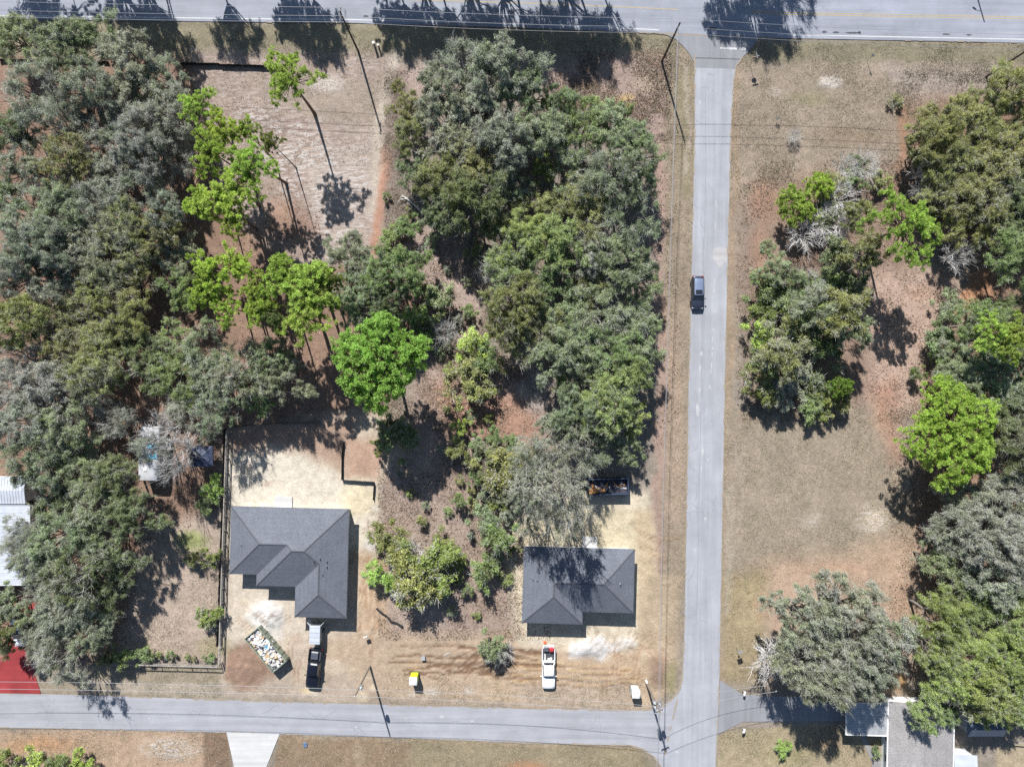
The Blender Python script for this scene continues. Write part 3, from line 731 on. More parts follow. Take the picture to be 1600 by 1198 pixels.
def oak_proto(seed, R, hc, nclump, ncard, size=(0.30, 0.085), crad=0.30, flat=0.62, sparse=1.0, bare=0.0, trunk_r=0.22, stems=1, holes=2):
    r = np.random.RandomState(seed); rd = random.Random(seed)
    cc = clump_centres(r, R, flat, nclump, spread=0.13, holes=holes, wild=1.35)
    pos, nrm, var = [], [], []
    tw = MB(); tr = MB()
    for c in cc:
        cr = crad * R * (0.5 + 0.9 * r.rand()); br = r.rand(); warm = r.rand() ** 2; gy_ = r.rand()
        # each clump is a handful of sprays rather than a ball
        ns = 4 + int(r.rand() * 4)
        sd_ = unit(r.randn(ns, 3) + np.array([0, 0, 0.75]) + 0.55 * unit(c * np.array([1, 1, .3])))
        nper = int(ncard / len(cc) / ns * (0.6 + 0.8 * r.rand()) * (1 if r.rand() > bare else 0.25))
        for s in sd_:
            L = cr * (0.6 + 0.95 * r.rand() ** 1.5)
            t = r.rand(nper, 1) ** 0.62
            p = c + s * L * t + r.randn(nper, 3) * (0.07 + 0.21 * cr * (1.15 - t * 0.85))
            pos.append(p); nrm.append(unit(s * 0.45 + np.array([0, 0, 0.62]) + r.randn(nper, 3) * 0.6))
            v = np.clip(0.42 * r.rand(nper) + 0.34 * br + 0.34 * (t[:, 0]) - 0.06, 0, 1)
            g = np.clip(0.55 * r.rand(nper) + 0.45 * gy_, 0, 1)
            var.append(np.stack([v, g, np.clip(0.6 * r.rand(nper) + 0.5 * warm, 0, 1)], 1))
            if r.rand() < 0.75 * sparse:
                e = c + s * L * (1.0 + 0.2 * r.rand()); mid = (c + e) / 2 + r.randn(3) * 0.12 * cr
                tw.tube([c, mid, e], [0.03, 0.02, 0.008], 3, False, False)
                for _ in range(5):
                    b0 = mid + (e - mid) * r.rand(); tw.tube([b0, b0 + (s + r.randn(3) * 0.7) * cr * 0.4], [0.014, 0.005], 3, False, False)
    P = leaf_quads(r, np.concatenate(pos), np.concatenate(nrm), *size)
    crown = quads_mesh('crown', P, np.concatenate(var), M['leaf'])
    # trunk with limbs that reach the clumps
    base = np.array([0, 0, -hc - 0.25])
    for st in range(stems):
        off = np.array([rd.uniform(-.25, .25), rd.uniform(-.25, .25), 0]) * (stems > 1) * R * 0.3
        fork = np.array([rd.uniform(-.1, .1) * R, rd.uniform(-.1, .1) * R, -hc * rd.uniform(0.34, 0.5)]) + off
        m1 = (base + fork) / 2 + np.array([rd.uniform(-.2, .2), rd.uniform(-.2, .2), 0])
        tr.tube([base + off * .5, base + off * .5 + (0, 0, .35), m1, fork], [trunk_r * 1.5, trunk_r * 1.15, trunk_r, trunk_r * 0.8], 8)
        mine = [c for i, c in enumerate(cc) if i % stems == st]
        nl = max(4, len(mine) // 4)
        order = sorted(mine, key=lambda c: math.atan2(c[1], c[0]))
        for g in range(nl):
            grp = order[g * len(order) // nl:(g + 1) * len(order) // nl]
            if not grp: continue
            hub = fork + (np.mean(grp, 0) - fork) * 0.55 + np.array([0, 0, -0.05 * R])
            m2 = fork + (hub - fork) * 0.5 + r.randn(3) * 0.06 * R
            tr.tube([fork, m2, hub], [trunk_r * 0.62, trunk_r * 0.5, trunk_r * 0.38], 6)
            for c in grp:
                m3 = hub + (c - hub) * 0.5 + r.randn(3) * 0.05 * R
                tr.tube([hub, m3, c], [trunk_r * 0.34, trunk_r * 0.22, trunk_r * 0.10], 5)
    return {'R': R, 'hc': hc, 'crown': crown, 'trunk': tr, 'twigs': tw}

def pine_proto(seed, R, hc, npuff, nneedle, puff=0.55, flat=0.55, trunk_r=0.17, lean=0.0, holes=2, wild=1.5, nw=0.036):
    r = np.random.RandomState(seed)
    cc = clump_centres(r, R, flat, npuff, spread=0.62 * puff / R * 1.1, holes=holes, wild=wild)
    tr = MB(); pos, dirs, var = [], [], []
    for c in cc:
        k = puff * (0.7 + 0.6 * r.rand()); br = r.rand(); gy_ = r.rand(); wm = r.rand() ** 3
        sub = 3 + int(3 * r.rand())
        for s in range(sub):                       # every puff is a few brushes of needles
            o = c + r.randn(3) * k * np.array([.42, .42, .25])
            n = nneedle // sub
            d = unit(r.randn(n, 3) + np.array([0, 0, 0.55]))
            pos.append(o + d * k * 0.34); dirs.append(np.concatenate([d, np.full((n, 1), k * 0.62)], 1))
            b2 = 0.35 * br + 0.3 * r.rand()
            var.append(np.stack([np.clip(b2 + 0.4 * r.rand(n), 0, 1), np.clip(.6 * r.rand(n) + .4 * gy_, 0, 1), np.clip(.5 * r.rand(n) + .5 * wm, 0, 1)], 1))
    pos = np.concatenate(pos); D = np.concatenate(dirs); d = D[:, :3]; L = D[:, 3:]
    b = unit(np.cross(d, r.randn(len(d), 3)))
    w = nw
    P = np.stack([pos - d * L / 2, pos + b * w + d * L * 0.1, pos + d * L / 2, pos - b * w + d * L * 0.1], 1)
    crown = quads_mesh('crown', P, np.concatenate(var), M['needle'])
    top = np.array([0, 0, flat * R * 0.75])
    base = np.array([lean * 0.6, -lean, -hc - 0.25])
    pts = [base + (top - base) * t + np.array([0.12 * math.sin(3 * t + seed), 0.12 * math.cos(2.3 * t + seed), 0]) * hc * 0.08 for t in np.linspace(0, 1, 9)]
    tr.tube(pts, [trunk_r * (1.25 - 1.05 * t) if i else trunk_r * 1.5 for i, t in enumerate(np.linspace(0, 1, 9))], 8)
    for c in cc:                                   # boughs leave the trunk below each puff
        t = np.clip((c[2] - 0.25 * np.hypot(c[0], c[1]) - base[2]) / (top[2] - base[2]), 0.6, 0.98)
        a = base + (top - base) * t
        m = (a + c) / 2 + np.array([0, 0, -0.08 * R]) + r.randn(3) * 0.04 * R
        tr.tube([a, m, c], [trunk_r * 0.26, trunk_r * 0.17, 0.012], 4, True, False)
    return {'R': R, 'hc': hc, 'crown': crown, 'trunk': tr, 'twigs': None}

def bare_proto(seed, R, hc, n=26, trunk_r=0.10, mat='deadwood', droop=0.0):
    r = np.random.RandomState(seed); tr = MB(); tw = MB()
    base = np.array([0, 0, -hc - 0.2]); fork = np.array([r.randn() * .1 * R, r.randn() * .1 * R, -hc * 0.45])
    tr.tube([base, (base + fork) / 2 + r.randn(3) * 0.05 * R, fork], [trunk_r * 1.3, trunk_r, trunk_r * .8], 7)
    for i in range(n):
        a = 6.283 * (i + r.rand()) / n * 3; u = 0.45 + 0.55 * r.rand()
        e = np.array([R * u * math.cos(a), R * u * math.sin(a), R * (0.75 * (1 - u) + 0.3 * r.rand() - droop)])
        m = fork + (e - fork) * 0.5 + r.randn(3) * 0.09 * R + np.array([0, 0, .08 * R])
        tr.tube([fork, m, e], [trunk_r * .5, trunk_r * .3, 0.012], 5, True, False)
        for k in range(9):
            b0 = m + (e - m) * (0.05 + 0.95 * r.rand()); d = unit(e - m) + r.randn(3) * 0.75
            b1 = b0 + d * R * (0.12 + 0.16 * r.rand()); tw.tube([b0, (b0 + b1) / 2 + r.randn(3) * .03 * R, b1], [0.022, 0.014, 0.005], 3, False, False)
            for _ in range(3):
                c0 = b0 + (b1 - b0) * r.rand(); tw.tube([c0, c0 + (d + r.randn(3) * .8) * R * 0.10], [0.011, 0.004], 3, False, False)
    return {'R': R, 'hc': hc, 'crown': None, 'trunk': tr, 'twigs': tw, 'mat': mat}

PROTO = {}
def reg(kind, plist): PROTO[kind] = plist
SZ = [(0.26, 0.062), (0.22, 0.075), (0.30, 0.055), (0.24, 0.068)]
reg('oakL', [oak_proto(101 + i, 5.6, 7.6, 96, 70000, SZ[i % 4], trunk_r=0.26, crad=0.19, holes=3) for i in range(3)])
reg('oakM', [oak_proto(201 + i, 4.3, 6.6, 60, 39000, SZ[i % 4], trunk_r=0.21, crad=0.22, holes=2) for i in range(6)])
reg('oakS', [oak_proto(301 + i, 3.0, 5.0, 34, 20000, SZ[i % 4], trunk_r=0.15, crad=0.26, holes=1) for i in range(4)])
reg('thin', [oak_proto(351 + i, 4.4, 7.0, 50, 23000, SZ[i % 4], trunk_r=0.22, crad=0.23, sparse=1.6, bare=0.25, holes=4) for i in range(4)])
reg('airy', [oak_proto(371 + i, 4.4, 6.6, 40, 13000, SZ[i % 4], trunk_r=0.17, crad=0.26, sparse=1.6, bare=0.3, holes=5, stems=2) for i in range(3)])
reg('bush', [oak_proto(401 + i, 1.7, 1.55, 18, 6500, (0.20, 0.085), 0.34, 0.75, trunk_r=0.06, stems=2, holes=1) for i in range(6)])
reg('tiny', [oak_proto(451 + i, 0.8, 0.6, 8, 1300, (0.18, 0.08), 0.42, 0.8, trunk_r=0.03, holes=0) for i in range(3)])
reg('pine', [pine_proto(501 + i, 2.9, 11.6, 72, 170, 0.50, 0.75, 0.17, 0.5 * i) for i in range(4)])
reg('pineBig', [pine_proto(551, 6.4, 12.2, 330, 170, 0.68, 0.55, 0.27, 0.0, 0, 0.6, 0.05)])
reg('pineWide', [pine_proto(561 + i, 4.6, 12.2, 125, 190, 0.60, 0.55, 0.22, 0.6) for i in range(2)])
reg('pineLobed', [pine_proto(571, 7.0, 9.0, 400, 140, 0.60, 0.5, 0.26, 0.9, 0, 0.9)])
reg('pineLow', [pine_proto(581 + i, 2.9, 3.2, 80, 160, 0.5, 0.7, 0.12, 0.0, 0, 1.0) for i in range(2)])
reg('bare', [bare_proto(601 + i, 2.6, 2.7) for i in range(3)])
reg('fine', [bare_proto(631 + i, 2.4, 2.0, 40, 0.05, 'twig') for i in range(2)])

def proto_mesh(p, key, mat, name):
    if p.get('_' + key) is None:
        mb = p[key]; me = bpy.data.meshes.new(name); me.from_pydata(mb.v, [], mb.f)
        me.polygons.foreach_set('use_smooth', mb.sm); me.update(); me.materials.append(mat); p['_' + key] = me
    return p['_' + key]

TREES = []          # records kept for the labels
tree_rng = random.Random(77)
def plant(kind, px, py, rpx, colour, grey, region, noun, hc=None, hue=None, label=None, name=None, stretch=1.0):
    """one tree or shrub whose crown shows at pixel (px, py) with radius rpx"""
    pl = PROTO[kind]; p = pl[tree_rng.randrange(len(pl))]
    h = hc if hc is not None else p['hc']
    hj = tree_rng.uniform(0.78, 1.28)
    for _ in range(4):
        R = rpx * (0.90 if region in (NW, WM, SWW) else 0.97) * (CAMH - h) / FPX
        s = R / p['R']
        if hc is None: h = p['hc'] * (0.35 + 0.65 * s) * hj if not kind.startswith('pine') else p['hc'] * (0.8 + 0.2 * s)
    c = W(px, py, h)
    nm = name or {'o': 'oak_tree', 't': 'oak_tree', 'a': 'oak_tree', 'b': 'shrub', 'p': 'pine_tree', 'f': 'dry_bush'}[kind[0]]
    if kind == 'thin': nm = 'oak_tree'
    if kind == 'tiny': nm = 'shrub'
    if kind == 'bare': nm = name or 'bare_tree'
    root = empty(nm, (c.x, c.y, gz(c.x, c.y)), tree_rng.uniform(0, 6.283))
    sz = h / p['hc']
    root.scale = (s * tree_rng.uniform(0.94, 1.06) * stretch, s * tree_rng.uniform(0.94, 1.06), max(sz, 0.3))
    j = tree_rng.uniform(0.86, 1.14)
    cc = (colour[0] * j * tree_rng.uniform(.94, 1.06), colour[1] * j, colour[2] * j * tree_rng.uniform(.9, 1.1), grey)
    bark = M['bark_pine'] if kind.startswith('pine') else M[p['mat']] if 'mat' in p else M['bark']
    parts = [('trunk', proto_mesh(p, 'trunk', bark, 'trunk'))]
    if p['crown'] is not None: parts.append(('crown', p['crown']))
    if p['twigs'] is not None: parts.append(('twigs', proto_mesh(p, 'twigs', M[p['mat']] if 'mat' in p else M['twig'], 'twigs')))
    for n_, me in parts:
        o = bpy.data.objects.new(n_, me); C.objects.link(o); o.parent = root
        o.location = (0, 0, p['hc'])
        o.color = cc
        if n_ == 'twigs': o['kind'] = 'stuff'
    root['category'] = 'tree' if 'tree' in nm else 'bush'
    TREES.append(dict(o=root, x=px, y=py, region=region, noun=noun, label=label))
    return root

# leaf albedos
LS = 2.05
def _a(*c): return tuple(round(x * LS, 4) for x in c)
GREY = _a(0.115, 0.127, 0.082); GG = _a(0.101, 0.125, 0.063); GREEN = _a(0.088, 0.119, 0.042); OLIVE = _a(0.108, 0.114, 0.040)
DARK = _a(0.070, 0.086, 0.036); LIGHT = _a(0.112, 0.140, 0.046); PINE = _a(0.196, 0.258, 0.056); LIME = _a(0.208, 0.264, 0.060)
YEL = _a(0.130, 0.156, 0.040); BRI = _a(0.128, 0.182, 0.044); VIVID = _a(0.180, 0.275, 0.060)
NAMES = {GREY: 'grey-green', GG: 'soft green', GREEN: 'green', OLIVE: 'olive', DARK: 'dark green', LIGHT: 'light green', PINE: 'bright green', LIME: 'lime green', YEL: 'yellow-green', BRI: 'vivid green'}
NW = 'the upper left woods'; WM = 'the left edge woods'; SWW = 'the woods by metal roofs'; CN = 'the central roadside grove'; NE = 'the upper right grove'
def oaks(region, rows, kind=None):
    for x, y, r, c, g in rows:
        k = kind or ('thin' if region in (NW, WM, SWW, CN, NE) and r > 38 and tree_rng.random() < (.42 if region in (NW, WM) else .2) else 'oakL' if r >= 50 else 'oakM' if r >= 34 else 'oakS')
        plant(k, x, y, r, c, g, region, NAMES[c] + ' oak')
def shrubs(region, rows, kind='bush'):
    for x, y, r, c, g in rows: plant(kind if r > 10 else 'tiny', x, y, r, tuple(v * .72 for v in c) if c in (YEL, LIME, LIGHT) else c, g, region, NAMES[c] + ' shrub')
def pines(region, rows, kind='pine'):
    for x, y, r, c, g in rows: plant(kind, x, y, r * 1.15, c, g, region, NAMES[c] + ' pine')

NW = 'the upper left woods'
oaks(NW, [(26, 62, 42, GG, .25), (95, 78, 44, GG, .3), (150, 62, 40, GG, .25), (205, 92, 46, GREY, .3), (252, 128, 44, GREY, .35),
          (140, 138, 42, GREY, .4), (200, 160, 48, GREY, .45), (268, 180, 42, GREY, .55), (22, 205, 40, DARK, .1), (150, 212, 46, GREY, .4),
          (225, 228, 50, GREY, .75), (272, 250, 40, GREY, .8), (38, 262, 42, GREY, .4), (105, 258, 46, OLIVE, .3), (170, 285, 40, GREY, .5), (10, 310, 32, DARK, .1)])
for a in ((55, 145, 46), (92, 190, 40)): plant('thin', *a, GREY, .4, NW, 'thin grey-green oak')
WM = 'the left edge woods'
oaks(WM, [(45, 335, 50, GG, .3), (102, 330, 46, GG, .35), (158, 318, 40, GREY, .45), (212, 305, 44, GREY, .4), (262, 330, 36, GREY, .5), (55, 385, 50, GREY, .4), (122, 378, 44, GREY, .4),
          (195, 355, 44, OLIVE, .35), (248, 362, 36, OLIVE, .35), (30, 432, 48, GREY, .5), (92, 430, 42, GREY, .5), (165, 408, 42, GREY, .35), (212, 402, 40, OLIVE, .3), (275, 395, 38, GREY, .35),
          (150, 448, 38, OLIVE, .3), (208, 446, 42, OLIVE, .25), (288, 452, 34, GREEN, .1), (30, 505, 46, OLIVE, .15), (85, 500, 44, OLIVE, .15), (140, 500, 42, OLIVE, .15),
          (195, 500, 42, OLIVE, .15), (40, 560, 44, GREY, .75), (102, 550, 42, OLIVE, .25), (160, 550, 42, OLIVE, .25), (218, 560, 40, DARK, .2), (278, 535, 40, GREEN, .15),
          (275, 588, 46, GREEN, .2), (325, 545, 42, GG, .3), (332, 592, 40, GREY, .35), (382, 588, 44, GREY, .3), (422, 560, 40, GG, .2), (442, 592, 36, GREY, .3),
          (20, 605, 46, GREY, .9), (78, 612, 46, GREY, .85), (140, 592, 42, OLIVE, .4), (40, 662, 44, GREY, .6), (98, 668, 44, GG, .35), (345, 640, 40, GG, .3), (400, 612, 38, GREEN, .2)])
SWW = 'the woods by metal roofs'
oaks(SWW, [(60, 722, 48, GG, .3), (118, 712, 44, GG, .25), (182, 745, 42, DARK, .2), (95, 782, 46, DARK, .25), (152, 792, 46, GG, .25), (212, 802, 38, DARK, .2),
           (92, 842, 48, GG, .35), (150, 852, 48, GG, .3), (58, 880, 40, GREY, .35), (118, 905, 48, DARK, .3), (182, 882, 42, DARK, .2), (102, 955, 44, GREY, .3), (70, 1000, 34, GREY, .35),
           (136, 985, 40, GREY, .3), (8, 940, 32, GG, .3), (6, 985, 26, OLIVE, .2), (160, 935, 36, DARK, .2)])
for a in ((196, 660, 30), (292, 636, 40), (150, 640, 36), (45, 838, 30)): plant('airy', *a, GREY, .6, SWW, 'thin grey oak')
for a in ((262, 668, 34), (286, 700, 36), (270, 730, 26)): plant('bare', *a, GREY, .6, SWW, 'leafless grey oak', hc=5.5)
plant('airy', 236, 694, 30, GREY, .6, SWW, 'thin grey oak', hc=6)
for a in ((36, 828, 26), (22, 856, 22), (60, 930, 24)): plant('airy', *a, GREY, .4, SWW, 'thin oak')
oaks(SWW, [(34, 960, 26, GG, .3), (52, 980, 24, GREY, .3), (14, 1008, 18, OLIVE, .2)], 'oakS')
plant('airy', 100, 1030, 40, GREY, .35, SWW, 'thin oak')

NP = 'the clearing-side pine stand'
pines(NP, [(312, 168, 26, LIME, .15), (348, 205, 24, LIME, .1), (332, 238, 32, PINE, .05), (385, 205, 18, LIME, .15), (396, 258, 32, PINE, .1), (425, 225, 15, YEL, .2), (346, 312, 38, PINE, .05),
           (376, 290, 28, PINE, .1), (312, 318, 22, LIME, .05), (340, 425, 34, PINE, .05), (322, 452, 26, PINE, .05), (356, 482, 24, LIME, .15), (402, 452, 22, LIME, .1), (444, 436, 34, PINE, .05),
           (478, 448, 38, PINE, .05), (514, 438, 22, YEL, .05), (478, 492, 36, PINE, .15), (432, 495, 24, GREEN, .2), (365, 345, 24, LIME, .15), (410, 480, 24, LIME, .1), (505, 470, 24, PINE, .1), (372, 412, 20, LIME, .15)])
plant('pine', 452, 125, 40, PINE, .1, NP, '', label='lone tall pine standing in the sandy clearing near the top')
plant('pineBig', 592, 566, 74, VIVID, .03, NP, '', label='largest round bright green pine in the middle of the lots')
CW = 'the copse above big pine'
oaks(CW, [(545, 405, 38, GREY, .35), (615, 425, 42, GREEN, .15), (572, 446, 38, GG, .3), (642, 418, 28, GREEN, .1), (560, 478, 34, GG, .3), (610, 470, 34, DARK, .15)])
shrubs(CW, [(676, 352, 19, GG, .1), (637, 358, 18, GREEN, .1), (612, 374, 19, GREEN, .15), (690, 472, 26, GG, .25), (648, 498, 25, BRI, .03), (662, 518, 20, DARK, .05), (603, 308, 7, GREEN, .1), (742, 392, 16, OLIVE, .3)])
plant('fine', 697, 520, 24, GREY, .5, CW, 'pale leafless brush')
plant('fine', 757, 428, 17, GREY, .5, CW, 'pale leafless brush')

CN = 'the central roadside grove'
oaks(CN, [(728, 112, 46, GREY, .3), (790, 112, 48, GREY, .45), (690, 150, 44, GREY, .3), (758, 162, 54, GREY, .45), (828, 150, 44, GG, .3), (702, 205, 48, GREY, .4), (638, 165, 26, OLIVE, .1),
          (642, 215, 28, OLIVE, .1), (650, 265, 28, DARK, .1), (732, 255, 44, OLIVE, .1), (688, 282, 40, OLIVE, .15), (792, 222, 44, GREY, .4), (848, 212, 40, GG, .3), (868, 178, 34, GREEN, .2),
          (912, 205, 42, GREEN, .1), (962, 208, 44, GG, .15), (992, 242, 36, GG, .2), (902, 268, 44, GG, .3), (960, 280, 48, GG, .3), (1002, 296, 32, GG, .3), (850, 264, 22, YEL, .0), (854, 322, 30, OLIVE, .0),
          (918, 326, 44, OLIVE, .2), (980, 342, 42, GG, .3), (740, 312, 44, DARK, .1), (692, 325, 34, DARK, .1), (792, 292, 34, GG, .3), (785, 345, 34, DARK, .1),
          (822, 372, 38, LIGHT, .1), (800, 414, 42, LIGHT, .2), (872, 385, 40, LIGHT, .1), (862, 426, 40, GREEN, .1), (930, 395, 36, GREY, .7), (918, 446, 36, OLIVE, .05), (970, 408, 44, GG, .2),
          (1002, 442, 32, GG, .15), (808, 474, 44, OLIVE, .1), (835, 512, 44, OLIVE, .15), (790, 508, 34, OLIVE, .2), (880, 490, 40, GG, .2), (940, 492, 48, GG, .3), (990, 502, 40, GG, .3), (1000, 555, 30, GG, .2),
          (905, 540, 44, GG, .2), (958, 560, 46, GREEN, .2), (868, 555, 38, GG, .3), (910, 592, 40, LIGHT, .15), (980, 588, 34, LIGHT, .15), (950, 634, 46, LIGHT, .15), (985, 655, 28, LIGHT, .15), (898, 645, 36, GG, .2)])
shrubs(CN, [(925, 163, 14, LIME, .0), (975, 177, 14, GREEN, .1)])
CS = 'the trees behind right house'
oaks(CS, [(872, 668, 34, GREY, .4), (982, 702, 24, GG, .2), (938, 684, 28, GG, .3)])
for x, y, r, c, h in ((838, 706, 34, GREY, 7), (890, 716, 38, GREY, 8), (880, 778, 48, GREY, 11.6), (842, 772, 42, GREY, 11), (820, 806, 26, GG, 6), (925, 722, 16, GG, 6), (820, 720, 26, GG, 6)): plant('airy', x, y, r, c, .4, CS, 'thin ' + NAMES[c] + ' oak', hc=h)
CM = 'the scrub between houses'
shrubs(CM, [(735, 540, 26, LIME, .0), (760, 560, 24, GREEN, .1), (742, 582, 34, OLIVE, .1), (738, 605, 30, OLIVE, .1), (701, 577, 8, LIME, .0), (735, 488, 12, GREEN, .05), (720, 664, 15, LIME, .0), (717, 702, 20, OLIVE, .2),
            (785, 735, 34, OLIVE, .3), (765, 720, 22, OLIVE, .35), (815, 720, 26, OLIVE, .3), (722, 782, 13, LIGHT, .1), (760, 808, 22, GG, .2), (786, 838, 26, GREEN, .05), (755, 896, 24, GREEN, .0), (715, 873, 16, YEL, .0),
            (606, 838, 26, OLIVE, .05), (672, 880, 40, YEL, .3), (640, 905, 42, OLIVE, .3), (592, 892, 20, BRI, .0), (612, 905, 16, BRI, .0), (690, 850, 22, OLIVE, .2), (660, 920, 24, GREY, .5),
            (770, 1008, 20, GG, .2), (780, 1020, 18, GREY, .6), (592, 697, 13, YEL, .0), (622, 682, 28, DARK, .05), (605, 672, 20, DARK, .1), (790, 770, 18, GREY, .4), (772, 680, 14, GREEN, .1), (658, 812, 10, OLIVE, .1), (740, 790, 9, OLIVE, .1), (745, 690, 12, GREEN, .2)])
shrubs(CM, [(x, y, r, (OLIVE, GG, YEL, GREY, GREEN)[i % 5], (.2, .3, .1, .5, .1)[i % 5]) for i, (x, y, r) in enumerate(((700, 640, 9), (735, 650, 10), (762, 655, 8), (690, 700, 7), (745, 745, 12), (735, 765, 9), (755, 775, 12), (775, 790, 14), (792, 800, 16), (770, 832, 14), (802, 857, 12),
        (775, 870, 12), (790, 905, 10), (735, 835, 8), (700, 800, 7), (720, 750, 7), (665, 790, 6), (640, 770, 6), (690, 925, 12), (730, 920, 10), (716, 902, 9), (705, 955, 8), (745, 960, 7), (625, 740, 6), (800, 690, 12), (770, 700, 12), (740, 715, 10)))])
shrubs(CW, [(x, y, r, (OLIVE, GG, GREY)[i % 3], (.2, .3, .5)[i % 3]) for i, (x, y, r) in enumerate(((700, 540, 8), (690, 547, 10), (715, 500, 9), (662, 455, 12), (670, 382, 10), (655, 396, 8), (640, 335, 9), (730, 440, 8), (700, 420, 6)))])
plant('bare', 638, 868, 34, GREY, .5, CM, 'leafless grey shrub', hc=1.8, name='bare_bush')
plant('bare', 788, 1018, 20, GREY, .5, CM, 'leafless grey shrub', hc=1.0, name='bare_bush')
WY_ = 'the fenced yard'
shrubs(WY_, [(326, 958, 18, YEL, .3), (330, 762, 18, BRI, .1), (322, 790, 14, GREEN, .2), (190, 1024, 16, GREEN, .0), (222, 1020, 15, GREEN, .0), (238, 1027, 9, YEL, .2), (251, 1022, 7, YEL, .3), (266, 1022, 7.5, GREEN, .0), (294, 1026, 5, LIGHT, .1),
             (304, 1028, 4, OLIVE, .3), (327, 1028, 7.5, GREEN, .0), (303, 872, 13, OLIVE, .3), (332, 868, 14, YEL, .1), (165, 1028, 12, DARK, .0)])
SB = 'the bottom left corner'
shrubs(SB, [(12, 1190, 20, YEL, .1), (55, 1192, 24, LIME, .0), (92, 1196, 18, LIGHT, .1), (125, 1186, 17, LIME, .0), (140, 1198, 12, LIME, .0)])
plant('bush', 1226, 1168, 12.5, BRI, 0, SB, '', label='round clipped bush on the lawn at bottom right', hc=0.8)

EC = 'the thicket right of road'
for x, y, r, c in ((1243, 322, 34, PINE), (1278, 292, 24, LIME), (1310, 605, 18, BRI)): plant('pineLow', x, y, r, c, .06, EC, NAMES[c] + ' young pine', hc=3.2)
plant('pineWide', 1412, 356, 54, PINE, .06, EC, '', label='tall bright pine above the thicket right of the side road', hc=11.5)
oaks(EC, [(1348, 396, 34, OLIVE, .05), (1214, 420, 32, GG, .15), (1340, 340, 26, OLIVE, .2), (1270, 478, 34, GREY, .35), (1312, 486, 40, OLIVE, .2), (1212, 555, 42, OLIVE, .35), (1330, 520, 26, GG, .15)], 'oakS')
shrubs(EC, [(1192, 445, 26, GREEN, .0), (1245, 455, 26, GREEN, .05), (1196, 492, 28, YEL, .0), (1186, 520, 24, LIME, .05), (1286, 506, 28, LIME, .0), (1250, 520, 30, OLIVE, .4), (1290, 540, 30, GREEN, .1), (1240, 580, 30, GREY, .4),
            (1194, 596, 28, OLIVE, .3), (1192, 622, 18, YEL, .1), (1222, 615, 26, GREY, .4), (1286, 626, 24, YEL, .15), (1268, 640, 18, GREEN, .1), (1308, 626, 18, OLIVE, .05), (1338, 255, 14, LIGHT, .2), (1332, 285, 16, GREEN, .2), (1372, 285, 16, OLIVE, .2),
            (1482, 470, 20, GG, .3), (1462, 522, 26, GG, .2), (1468, 552, 18, GREEN, .2), (1432, 585, 12, LIGHT, .3), (1300, 288, 18, OLIVE, .3), (1290, 330, 24, DARK, .2)])
for x, y, r in ((1312, 312, 34), (1292, 352, 36), (1320, 348, 24), (1255, 368, 30), (1262, 440, 26), (1250, 495, 24)):
    plant('bare', x, y, r, GREY, .5, EC, 'leafless grey bush', hc=2.4, name='bare_bush')
for x, y, r in ((1350, 262, 26), (1322, 264, 22)): plant('fine', x, y, r, GREY, .5, EC, 'pale leafless brush', hc=1.4)
shrubs(EC, [(1300, 402, 30, DARK, .1), (1334, 440, 26, DARK, .1), (1240, 505, 32, GREEN, .1), (1204, 572, 28, GREEN, .1), (1262, 600, 26, DARK, .1), (1290, 450, 26, GREEN, .15), (1225, 470, 28, GREEN, .1), (1275, 345, 24, DARK, .2)])
plant('bare', 1492, 404, 28, GREY, .5, EC, 'white leafless tree', hc=3.4)
plant('fine', 1240, 214, 13, GREY, .5, EC, 'small leafless sapling', hc=0.8)
plant('fine', 1214, 187, 4, GREY, .5, EC, 'tiny leafless twig tuft', hc=0.3)

NE = 'the upper right grove'
oaks(NE, [(1445, 196, 30, OLIVE, .1), (1490, 186, 38, OLIVE, .1), (1548, 166, 42, OLIVE, .1), (1592, 142, 38, OLIVE, .15), (1468, 222, 36, OLIVE, .05), (1530, 215, 42, OLIVE, .15), (1436, 238, 24, OLIVE, .05), (1490, 262, 40, OLIVE, .15),
          (1552, 262, 48, OLIVE, .3), (1596, 222, 40, OLIVE, .15), (1522, 308, 46, OLIVE, .3), (1584, 298, 44, DARK, .2), (1470, 302, 34, OLIVE, .25), (1500, 350, 34, OLIVE, .15), (1562, 352, 38, DARK, .15), (1596, 352, 34, DARK, .15),
          (1585, 405, 42, GREEN, .15), (1530, 345, 24, OLIVE, .2), (1640, 180, 44, OLIVE, .1), (1640, 300, 44, DARK, .1), (1645, 400, 40, GREEN, .1)])
shrubs(NE, [(1452, 250, 18, BRI, .0), (1470, 232, 14, BRI, .0), (1448, 332, 14, BRI, .1), (1400, 160, 10, OLIVE, .3)])
for x, y, r in ((1440, 270, 20), (1438, 300, 22)): plant('bare', x, y, r, GREY, .5, NE, 'leafless white bush', hc=3.0, name='bare_bush')
EM = 'the right edge grove'
oaks(EM, [(1528, 505, 42, GREEN, .2), (1580, 495, 38, GREEN, .2), (1505, 560, 44, GG, .3), (1558, 590, 46, GG, .3), (1500, 605, 36, GG, .3), (1592, 560, 40, DARK, .2), (1592, 640, 40, GG, .3), (1592, 700, 40, DARK, .2), (1545, 636, 38, DARK, .2), (1640, 560, 44, GREEN, .2), (1640, 680, 44, GG, .2)])
pines(EM, [(1548, 520, 24, LIME, .1), (1590, 520, 24, LIME, .1), (1570, 545, 20, LIME, .15)])
plant('pineLobed', 1484, 678, 80, (PINE[0] * .98, PINE[1] * 1.08, PINE[2]), .05, EM, '', label='wide two-lobed lime green pine at the right edge of the clearing', hc=8.6)
SE = 'the lower right trees'
